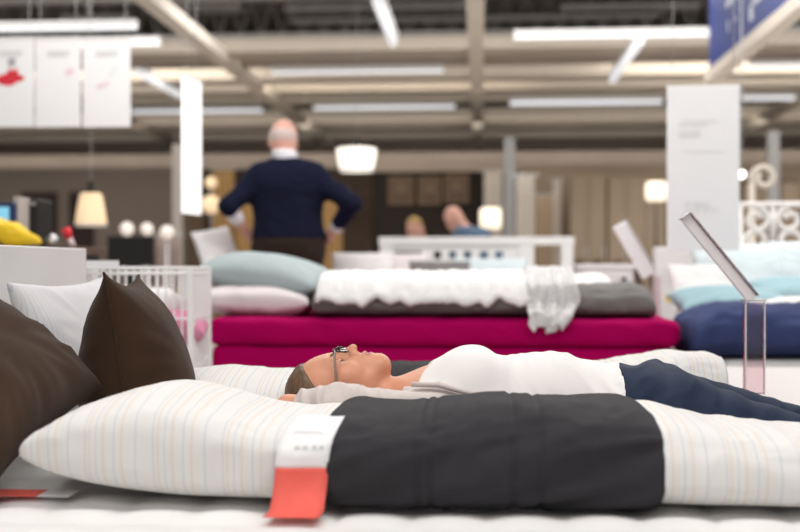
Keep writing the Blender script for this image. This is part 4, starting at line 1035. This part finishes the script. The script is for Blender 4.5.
# white chest right of the beds
wc = empty('bedside_table', (px_x(604, 6.6), 6.6, 0)); tag(wc, 'white bedside table right of the magenta bed and the daybed', 'bedside table')
zt = pt(600, 264, 6.6).z
MB().span((-.16, -.18, zt-.03), (.16, .18, zt)).build('table_top', M['white_paint'], wc, .003)
MB().span((-.15, -.17, .12), (.15, .17, zt-.03)).build('cabinet', M['white_paint'], wc, .003)
dr = MB().span((-.13, -.185, zt-.18), (.13, -.172, zt-.05)).build('drawer', M['white_paint'], wc, .003)
MB().lathe([(.012, 0), (.016, .02)], (0, 0, 0), 12).build('knob', M['black'], dr, loc=(.09, -.186, zt-.09), rot=(R(90), 0, 0))
for x in (-.13, .13):
    for y in (-.15, .15): MB().span((x-.02, y-.02, 0), (x+.02, y+.02, .12)).build('leg', M['white_paint'], wc)
# ------------------------------------------------------------------ people behind
Hst = lambda yaw=0, nod=0: (Matrix.Rotation(yaw, 3, 'Z') @ Matrix.Rotation(-nod, 3, 'X') @ Matrix(((0, -1, 0), (0, 0, 1), (-1, 0, 0))))
def person(label, loc, rz, H, lo, hi, h, clothes, hair, skin='skin_pink', shoes=True, f=(0, 1, 0)):
    e = empty('person', loc, (0, 0, rz)); tag(e, label, 'person')
    bake('body', H.body, lo, hi, h, M[skin], e, sm=1)
    for nm, fn, m, wr in clothes: bake(nm, fn, lo, hi, h, M[m], e, wr=wr, wf=(9, 9, 14), seed=len(nm))
    if hair: bake('hair', hair[0], lo, hi, min(h, .007), M[hair[1]], e, wr=.003, wf=(40, 40, 40))
    if shoes: bake('shoe', lambda P: H.shoes(P, f)-.004, lo, hi, h, M['shoe'], e)
    return e
def headpos(c, Rm):
    """origin so that the skull centre sits at c"""
    return Vector(c)-Rm @ Vector((.10, 0, .11))
Rh = Hst(R(-4), R(4))
bm_ = dict(hs=1.10, head=(headpos((-.02, .02, 1.660), Rh)-Rh @ Vector((.010, 0, .011)), Rh), neck=(0, -.005, 1.505), chest=(0, 0, 1.36), pelvis=(0.02, 0, 1.0),
     sh=((-.180, .0, 1.390), (.185, .0, 1.395)), el=((-.335, -.16, 1.215), (.425, -.10, 1.235)), wr=((-.235, .0, 1.045), (.285, .02, 1.050)),
     hip=((-.095, 0, .93), (.115, 0, .93)), kn=((-.11, .02, .51), (.14, .03, .51)), an=((-.12, 0, .088), (.16, .01, .088)), w=1.07,
     hand=(((.35, .75, -.35), (.2, -.6, -.6), (.3, -.3, .9)), ((-.45, .75, -.35), (-.2, -.6, -.6), (-.3, -.3, .9))))
Hm = Human(**bm_)
def sweater(P):
    d = Hm.torso(P)-.016; d = smax(d, 1.015-P[:, 2], .01)
    for k in (0, 1):
        a, b, c = [np.array(Hm.J[q][k], float) for q in ('sh', 'el', 'wr')]
        end = b+(c-b)*(.12 if k == 0 else .62)
        s = smin(cap(P, a, b, .071, .060), cap(P, b, end, .060, .050), .02)
        d = smin(d, s, .05)
    d = smin(d, cap(P, (0, -.005, 1.51), (0, 0, 1.36), .068, .13), .07)
    return smax(d, P[:, 2]-1.535, .01)
def cuff(P):
    b, c = np.array(Hm.J['el'][0], float), np.array(Hm.J['wr'][0], float)
    d = cap(P, b+(c-b)*.08, b+(c-b)*.42, .052, .046); b, c = np.array(Hm.J['el'][1], float), np.array(Hm.J['wr'][1], float)
    return np.minimum(d, cap(P, b+(c-b)*.6, b+(c-b)*.74, .048, .045))
def collar(P): return smax(smax(Hm.neckp(P)-.014, P[:, 2]-1.578, .006), 1.50-P[:, 2], .006)
def pants(P): return smax(smax(smin(Hm.torso(P), Hm.legs(P), .05)-.014, P[:, 2]-1.04, .005), .06-P[:, 2], .005)
def fringe(P):
    Q = Hm.toH(P); d = ell(Q, (.092, 0, .112), (.099, .0815, .099)); d = smax(d, .062-Q[:, 0]+.25*(Q[:, 2]-.04), .01)
    d = smax(d, Q[:, 2]-.125, .01); return smax(d, Q[:, 0]-.165, .01)
mx = px_x(286, 6.9)
person('person with a bald head and navy sweater standing with hands on hips, back turned', (mx, 6.9, 0), R(2), Hm, (-.55, -.32, -.01), (.6, .32, 1.85), .010,
       (('sweater', sweater, 'navy_knit', .006), ('shirt_cuff', cuff, 'shirt', .002), ('collar', collar, 'shirt', 0), ('trousers', pants, 'trousers', .004)), (fringe, 'hair_white'))
# man bending forward
Rb = Matrix.Rotation(R(75), 3, 'Z') @ Matrix.Rotation(R(-35), 3, 'X') @ Matrix(((0, -1, 0), (0, 0, 1), (-1, 0, 0)))
def bend(label, px, py, Y, rz, shirt, hair, hm):
    Rl = Matrix.Rotation(R(-30), 3, 'X') @ Matrix(((0, -1, 0), (0, 0, 1), (-1, 0, 0)))
    hz = pt(px, py, Y).z
    H = Human(hs=.92, head=(headpos((0, .42, hz), Rl), Rl), neck=(0, .31, hz-.12), chest=(0, .20, hz-.26), pelvis=(0, -.02, hz-.55), sh=((-.18, .24, hz-.17), (.18, .24, hz-.17)),
              el=((-.22, .34, hz-.47), (.22, .34, hz-.47)), wr=((-.16, .52, hz-.60), (.16, .52, hz-.60)), hip=((-.09, -.04, hz-.58), (.09, -.04, hz-.58)),
              kn=((-.10, .04, .42), (.10, .04, .42)), an=((-.10, -.04, .088), (.10, -.04, .088)), w=.98,
              hand=(((0.2, .8, -.3), (0, -.3, -1), (1, 0, .2)), ((-.2, .8, -.3), (0, -.3, -1), (-1, 0, .2))))
    def sh(P):
        d = smin(H.torso(P), H.arms(P), .04)-.014; d = smax(d, hz-.60-P[:, 2], .01)
        d = smin(d, cap(P, (0, .31, hz-.13), (0, .26, hz-.22), .072, .10), .05)
        for k in (0, 1): d = smax(d, -(sph(P, H.J['wr'][k], .055)), .01)
        return smax(d, P[:, 2]-(hz-.09), .01)
    def tr(P): return smax(smax(smin(H.torso(P), H.legs(P), .05)-.012, P[:, 2]-(hz-.56), .005), .06-P[:, 2], .005)
    def hr(P):
        Q = H.toH(P); d = ell(Q, (.088, 0, .116), (.102, .083, .102)); return smax(d, Q[:, 2]-(.165-(Q[:, 0]-.03)*1.1), .01)
    c = pt(px, py, Y); off = Matrix.Rotation(rz, 3, 'Z') @ Vector((0, .42, 0))
    return person(label, (c.x-off.x, Y-off.y, 0), rz, H, (-.4, -.3, -.01), (.4, .85, hz+.25), .011, (('shirt', sh, shirt, .006), ('trousers', tr, 'black_cloth', .004)), (hr, hair) if hair else None)
bend('person in a slate blue shirt leaning forward far behind the daybed', 454, 217, 10.2, R(62), 'blue_shirt', None, 0)
bend('person with blond hair in dark clothes far behind the daybed, left of the cream lamp', 415, 228, 10.6, R(150), 'black_cloth', 'hair_blond', 0)
# ------------------------------------------------------------------ white platform and acrylic stands
pf = empty('display_platform', (1.55, 3.66, 0)); tag(pf, 'low white display platform at the right, under the clear stand', 'platform')
MB().box((0, 0, .455), (1.50, 1.24, .03)).build('platform_top', M['platform'], pf, .006)
MB().box((0, 0, .22), (1.44, 1.18, .44)).build('plinth', M['platform'], pf)
def acrylic(name, label, base, topz, post_w, top, thick=.030, m='acrylic', m2='acrylic_frost', depth=.10):
    e = empty(name, base); tag(e, label, 'sign holder')
    h = topz-base[2]
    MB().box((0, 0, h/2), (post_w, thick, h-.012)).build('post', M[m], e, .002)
    for s in (-1, 1): MB().box((s*(post_w/2-.0015), -thick/2-.001, h/2), (.003, .002, h-.02)).build('post_edge', M[m2], e)
    return e, h
Ya = 3.3
bp = pt(754, 392, Ya); tp = pt(754, 300, Ya); pw = px_x(764, Ya)-px_x(744, Ya)
bz = .472
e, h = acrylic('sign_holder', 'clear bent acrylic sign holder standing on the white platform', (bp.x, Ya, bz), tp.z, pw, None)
a = pt(752, 299, Ya); b = pt(685, 217, Ya)
a -= e.location; b -= e.location; a = Vector((a.x, 0, a.z)); b = Vector((b.x, 0, b.z)); u = (b-a); Ln = u.length; u.normalize(); nrm = Vector((u.z, 0, -u.x))
# slanted tray: holds the sheet, seen from its side
rot = Matrix((u, Vector((0, 1, 0)), u.cross(Vector((0, 1, 0))))).transposed()
wth = .030
MB().box((a+b)/2, (Ln, .020, wth), rot).build('slanted_panel', M['acrylic_frost'], e, .002)
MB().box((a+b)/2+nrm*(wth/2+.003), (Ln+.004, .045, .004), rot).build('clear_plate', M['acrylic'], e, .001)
MB().box((a+b)/2+nrm*(wth/2)+Vector((0, -.011, 0)), (Ln, .002, .0025), rot).build('dark_edge', M['frame_dark'], e)
MB().box(b+u*.003, (.006, .06, wth*.9), rot).build('end_cap', M['silver'], e, .001)
MB().box(a+Vector((.004, 0, -.003)), (pw*1.05, .06, .006)).build('collar', M['silver'], e, .001)
Yb = 5.9
a0 = pt(649, 276, Yb); b0 = pt(619, 224, Yb)
e = empty('sign_holder', (a0.x+.02, Yb, 0)); tag(e, 'white slanted sign holder standing behind the magenta bed, right end', 'sign holder')
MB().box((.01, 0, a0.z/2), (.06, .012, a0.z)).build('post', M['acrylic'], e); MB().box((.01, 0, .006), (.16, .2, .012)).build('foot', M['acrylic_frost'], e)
a = a0-e.location; b = b0-e.location; a.y = b.y = 0; u = (b-a); Ln = u.length; u.normalize(); rot = Matrix((u, Vector((0, 1, 0)), u.cross(Vector((0, 1, 0))))).transposed()
MB().box((a+b)/2, (Ln, .03, .075), rot).build('slanted_panel', M['poster'], e, .004)
MB().box((a+b)/2+Vector((u.z, 0, -u.x))*.041, (Ln, .045, .004), rot).build('clear_plate', M['white_paint'], e)
# ------------------------------------------------------------------ bed at the right with navy duvet
RX0, RX1 = px_x(690, 4.75)+.09, px_x(690, 4.75)+2.09; RZ = pt(740, 361, 4.55).z
rb = empty('bed', ((RX0+RX1)/2, 5.4, 0)); tag(rb, 'bed at the right with an ornate white iron headboard', 'bed')
rx = rb.location.x
MB().span((-1, -.88, .10), (1, .88, .24)).build('frame', M['platform'], rb, .01)
for x in (-.9, .9):
    for y in (-.8, .8): MB().span((x-.03, y-.03, 0), (x+.03, y+.03, .1)).build('leg', M['platform'], rb)
o = slab('mattress', RX0, RX1, 4.52, 6.28, .245, RZ, M['white_cotton'], None); tag(o, 'white mattress of the bed with the ornate white headboard', 'mattress')
rn = Roll(1.9, .60, .225, seed=83, crease=.026, lend=.14, rend=.1, e=.72, lift=.1, flat=.6)
o = rn.build('duvet', M['navy'], nx=130, nt=60); o.location = (px_x(683, 4.8), 4.84, RZ); tag(o, 'rumpled navy duvet on the front of the bed at the right', 'duvet')
# scroll headboard
hy = 6.34; Z = lambda p: pt(770, p, hy).z; Xh = lambda p: px_x(p, hy)-rx
hb = MB(); 
for p in (204.5,): hb.tube([(Xh(738), hy-5.4, Z(p)), (Xh(738)+1.35, hy-5.4, Z(p))], .017, 10)
hb.tube([(Xh(738), hy-5.4, Z(248)), (Xh(738)+1.35, hy-5.4, Z(248))], .014, 8)
for p in (740, 773, 806, 839, 872, 905, 938, 971):
    hb.tube([(Xh(p), hy-5.4, 0 if p in (740, 971) else Z(250)), (Xh(p), hy-5.4, Z(204))], .016 if p in (740, 971) else .013, 10)
hbo = hb.build('headboard', M['bed_white_metal'], rb, smooth=True)
def scroll(cx, cz, r, d0, hand, turns=1.2):
    return [(cx+hand*math.cos(d0+t*2*PI*turns)*r*(1-.62*t), hy-5.4, cz+math.sin(d0+t*2*PI*turns)*r*(1-.62*t)) for t in np.linspace(0, 1, 34)]
for k, p in enumerate((740, 773, 806, 839, 872, 905, 938)):
    for row, zc in ((0, 220), (1, 241)):
        hand = 1 if k % 2 else -1
        MB().tube(scroll(Xh(p+16.5), Z(zc), .072, R(-90) if row else R(90), hand), .0165, 8).build('scroll', M['bed_white_metal'], hbo, smooth=True)
def rp(px, py, Y, w, h, t, m, rot, lab, seed, **k):
    c = pt(px, py, Y); o = pillow('pillow', w, h, t, M[m], c, rot, seed=seed, **k); tag(o, lab, 'pillow')
up = lambda a=25, s=0: frame((s, -1, math.tan(R(a))), (0, .5, 1))
rp(742, 278, 6.05, .52, .42, .16, 'blue_pillow', up(28), 'sky blue pillow propped against the ornate white headboard, left one', 91)
rp(822, 276, 6.05, .52, .42, .16, 'blue_pillow', up(28), 'sky blue pillow at the right edge against the ornate white headboard', 93)
rp(730, 303, 5.35, .52, .40, .15, 'aqua', (R(8), 0, R(2)), 'aqua pillow lying in front of the sky blue pillow', 95)
rp(704, 288, 5.75, .34, .30, .12, 'white_cotton', up(40), 'small white pillow beside the aqua pillow', 96)
rp(783, 309, 5.2, .44, .36, .10, 'striped', (R(5), 0, R(-3)), 'striped white pillow lying on the navy duvet, beside the aqua pillow', 97)
rp(800, 293, 5.65, .44, .36, .13, 'aqua', (R(14), 0, R(-3)), 'aqua pillow behind the striped white pillow', 99)
# carton stand with yellow sticker
cs = empty('product_box', (px_x(672, 6.5), 6.5, 0)); tag(cs, 'tall white product box with a yellow sticker, beside the sky blue pillow', 'box')
zt = pt(672, 247, 6.5).z
MB().span((-.10, -.06, 0), (.10, .06, zt)).build('carton', M['white_paint'], cs, .004)
MB().span((-.045, -.063, pt(672, 301, 6.5).z), (.06, -.0605, pt(672, 294, 6.5).z)).build('sticker', M['yellow'], cs)
for k, (za, zb) in enumerate(((.10, .13), (.15, .16), (.18, .19))): MB().span((-.06, -.063, zt-zb), (.05, -.0605, zt-za)).build('printing', M['print_pale'], cs)
o = tag(MB().span((px_x(694, 6.5), 6.5, 0), (px_x(727, 6.5), 6.6, pt(700, 258, 6.5).z)).build('product_box', M['paper'], None, .004), 'plain white box behind the small white pillow', 'box')
# ------------------------------------------------------------------ hanging signs
def wires(e, xs, z0, z1):
    for x in xs: MB().cyl((x, 0, z0), (x, 0, z1), .0022, 6).build('wire', M['silver'], e)
Yp = 6.6
for k, (pa, pb, lab) in enumerate(((-12, 34, 'hanging white poster with a red picture, leftmost of the three posters'), (35.5, 80.5, 'hanging white poster with a faint picture, middle of the three posters'),
                                   (83, 130.5, 'hanging white poster with a pink and grey drawing, rightmost of the three posters'))):
    a = pt(pa, 39, Yp); b = pt(pb, 127, Yp); c = ((a.x+b.x)/2, Yp, b.z); w = b.x-a.x; h = a.z-b.z
    e = empty('hanging_poster', c); tag(e, lab, 'poster', 'three hanging posters')
    MB().box((0, 0, h/2), (w, .012, h)).build('card', M['poster'], e, .002)
    MB().box((0, 0, h), (w, .018, .02)).build('clip_rail', M['white_metal'], e, .002)
    wires(e, (-w*.4, w*.4), h, 3.2-b.z)
    for j, (zz_, ww) in enumerate(((.845, .50), (.805, .44))):
        MB().box((.005-.004*j, -.0075, h*zz_), (w*ww, .001, h*.016)).build('heading', M['print_mid'], e)
    if k == 0:
        def blob(pts, m, nm):
            V = [((x-.17)*w*1.3-.02, -.0072, (.56+(z-.56)*1.3+.02)*h) for x, z in pts]; tri = tessellate_polygon([[Vector(p) for p in V]]); MB().add(V, [tuple(t) for t in tri]).build(nm, M[m], e)
        blob([(-.02, .50), (.02, .56), (.16, .58), (.20, .63), (.26, .60), (.33, .63), (.36, .57), (.46, .55), (.44, .52), (.32, .50), (.22, .47), (.10, .48)], 'red', 'picture')
        blob([(.17, .66), (.19, .71), (.30, .71), (.31, .66), (.25, .63)], 'print_grey', 'picture')
    if k == 1: MB().box((w*.26, -.0075, h*.62), (w*.18, .001, h*.07), (0, R(-30), 0)).build('picture', M['print_pink'], e)
    if k == 2:
        MB().box((w*.14, -.0075, h*.63), (w*.34, .001, h*.022), (0, R(-54), 0)).build('picture', M['print_pale'], e)
        MB().box((-w*.08, -.0075, h*.47), (w*.26, .001, h*.05), (0, R(-18), 0)).build('picture', M['print_pink'], e)
# narrow lit sign seen from the side
Yn = 7.0
a = pt(183.5, 76, Yn); b = pt(199.5, 83, Yn+.26); zb = pt(181, 213, Yn).z
e = empty('light_sign', ((a.x+b.x)/2, Yn+.13, zb)); tag(e, 'narrow glowing white sign hanging left of the bald man', 'sign')
d = Vector((b.x-a.x, .26, 0)); w = d.length; h = a.z-zb; e.rotation_euler = (0, 0, math.atan2(d.y, d.x))
MB().box((0, 0, h/2), (w, .03, h)).build('lit_panel', M['light_panel'], e, .003)
MB().box((0, 0, h), (w+.004, .036, .012)).build('frame', M['white_metal'], e)
wires(e, (-w*.3, w*.3), h, 3.15-zb)
# tall white sign
Yw = 5.8
a = pt(667, 86, Yw); b = pt(739.5, 250, Yw); w = b.x-a.x; h = a.z-b.z; c = ((a.x+b.x)/2, Yw, b.z)
e = empty('hanging_sign', c); tag(e, 'tall white hanging price sign with faint grey print', 'sign')
MB().box((0, 0, h/2), (w, .014, h)).build('board', M['poster'], e, .003)
wires(e, (-w*.42, w*.42), h, 3.2-b.z)
def text(s, size, loc, m, parent, name, rot=(R(90), 0, 0)):
    cu = bpy.data.curves.new(name, 'FONT'); cu.body = s; cu.size = size; cu.align_x = 'CENTER'; cu.extrude = .0006
    t = bpy.data.objects.new(name, cu); COL.objects.link(t); cu.materials.append(M[m]); me = bpy.data.meshes.new_from_object(t); bpy.data.objects.remove(t); o = bpy.data.objects.new(name, me); COL.objects.link(o); o.location = loc; o.rotation_euler = rot; o.parent = parent; return o
text('599:-', .085, (-.01, -.009, h*.225), 'print_pale', e, 'price')
for zz_, x0, ww, hh in ((.785, -.02, .50, .012), (.76, -.05, .40, .012), (.72, -.07, .30, .018), (.695, -.07, .30, .018), (.60, 0, .5, .006)):
    MB().box((x0*w/.36, -.008, h*zz_), (w*ww, .001, h*hh)).build('small_print', M['print_pale'], e)
# blue sign along the aisle
z0 = 2.58; Y1 = (z0-CAM_H)*FPX/(266-75); Xs = px_x(711.5, Y1); Y0 = 6.2
e = empty('aisle_sign', (Xs, (Y0+Y1)/2, z0)); tag(e, 'large blue aisle sign with white lettering at the top right', 'sign')
Lh = (Y1-Y0)/2; hgt = 1.15
MB().box((0, 0, hgt/2), (.04, Lh*2, hgt)).build('blue_panel', M['sign_blue'], e)
MB().box((0, 0, -.05), (.11, Lh*2+.06, .10)).build('bottom_rail', M['rail'], e, .004)
MB().box((0, 0, hgt+.02), (.06, Lh*2+.02, .04)).build('top_rail', M['pale_column'], e, .004)
for y in (-Lh*.8, Lh*.8): MB().cyl((0, y, hgt), (0, y, 3.9-z0), .006, 6).build('wire', M['silver'], e)
for k, (yy, za, zb, ww) in enumerate(((.80, .18, .30, .05), (.74, .22, .27, .05), (.60, .10, .25, .12), (.56, .20, .26, .3), (.38, .14, .28, .04), (.78, .40, .46, .35),
                                 (.70, .52, .58, .5), (.50, .42, .47, .45), (.86, .62, .68, .3), (.20, .3, .36, .4), (.05, .5, .6, .5))):
    MB().box((-.0225, -Lh+2*Lh*yy, (za+zb)/2), (.002, ww, (zb-za)*.8)).build('lettering', M['sign_white'], e)
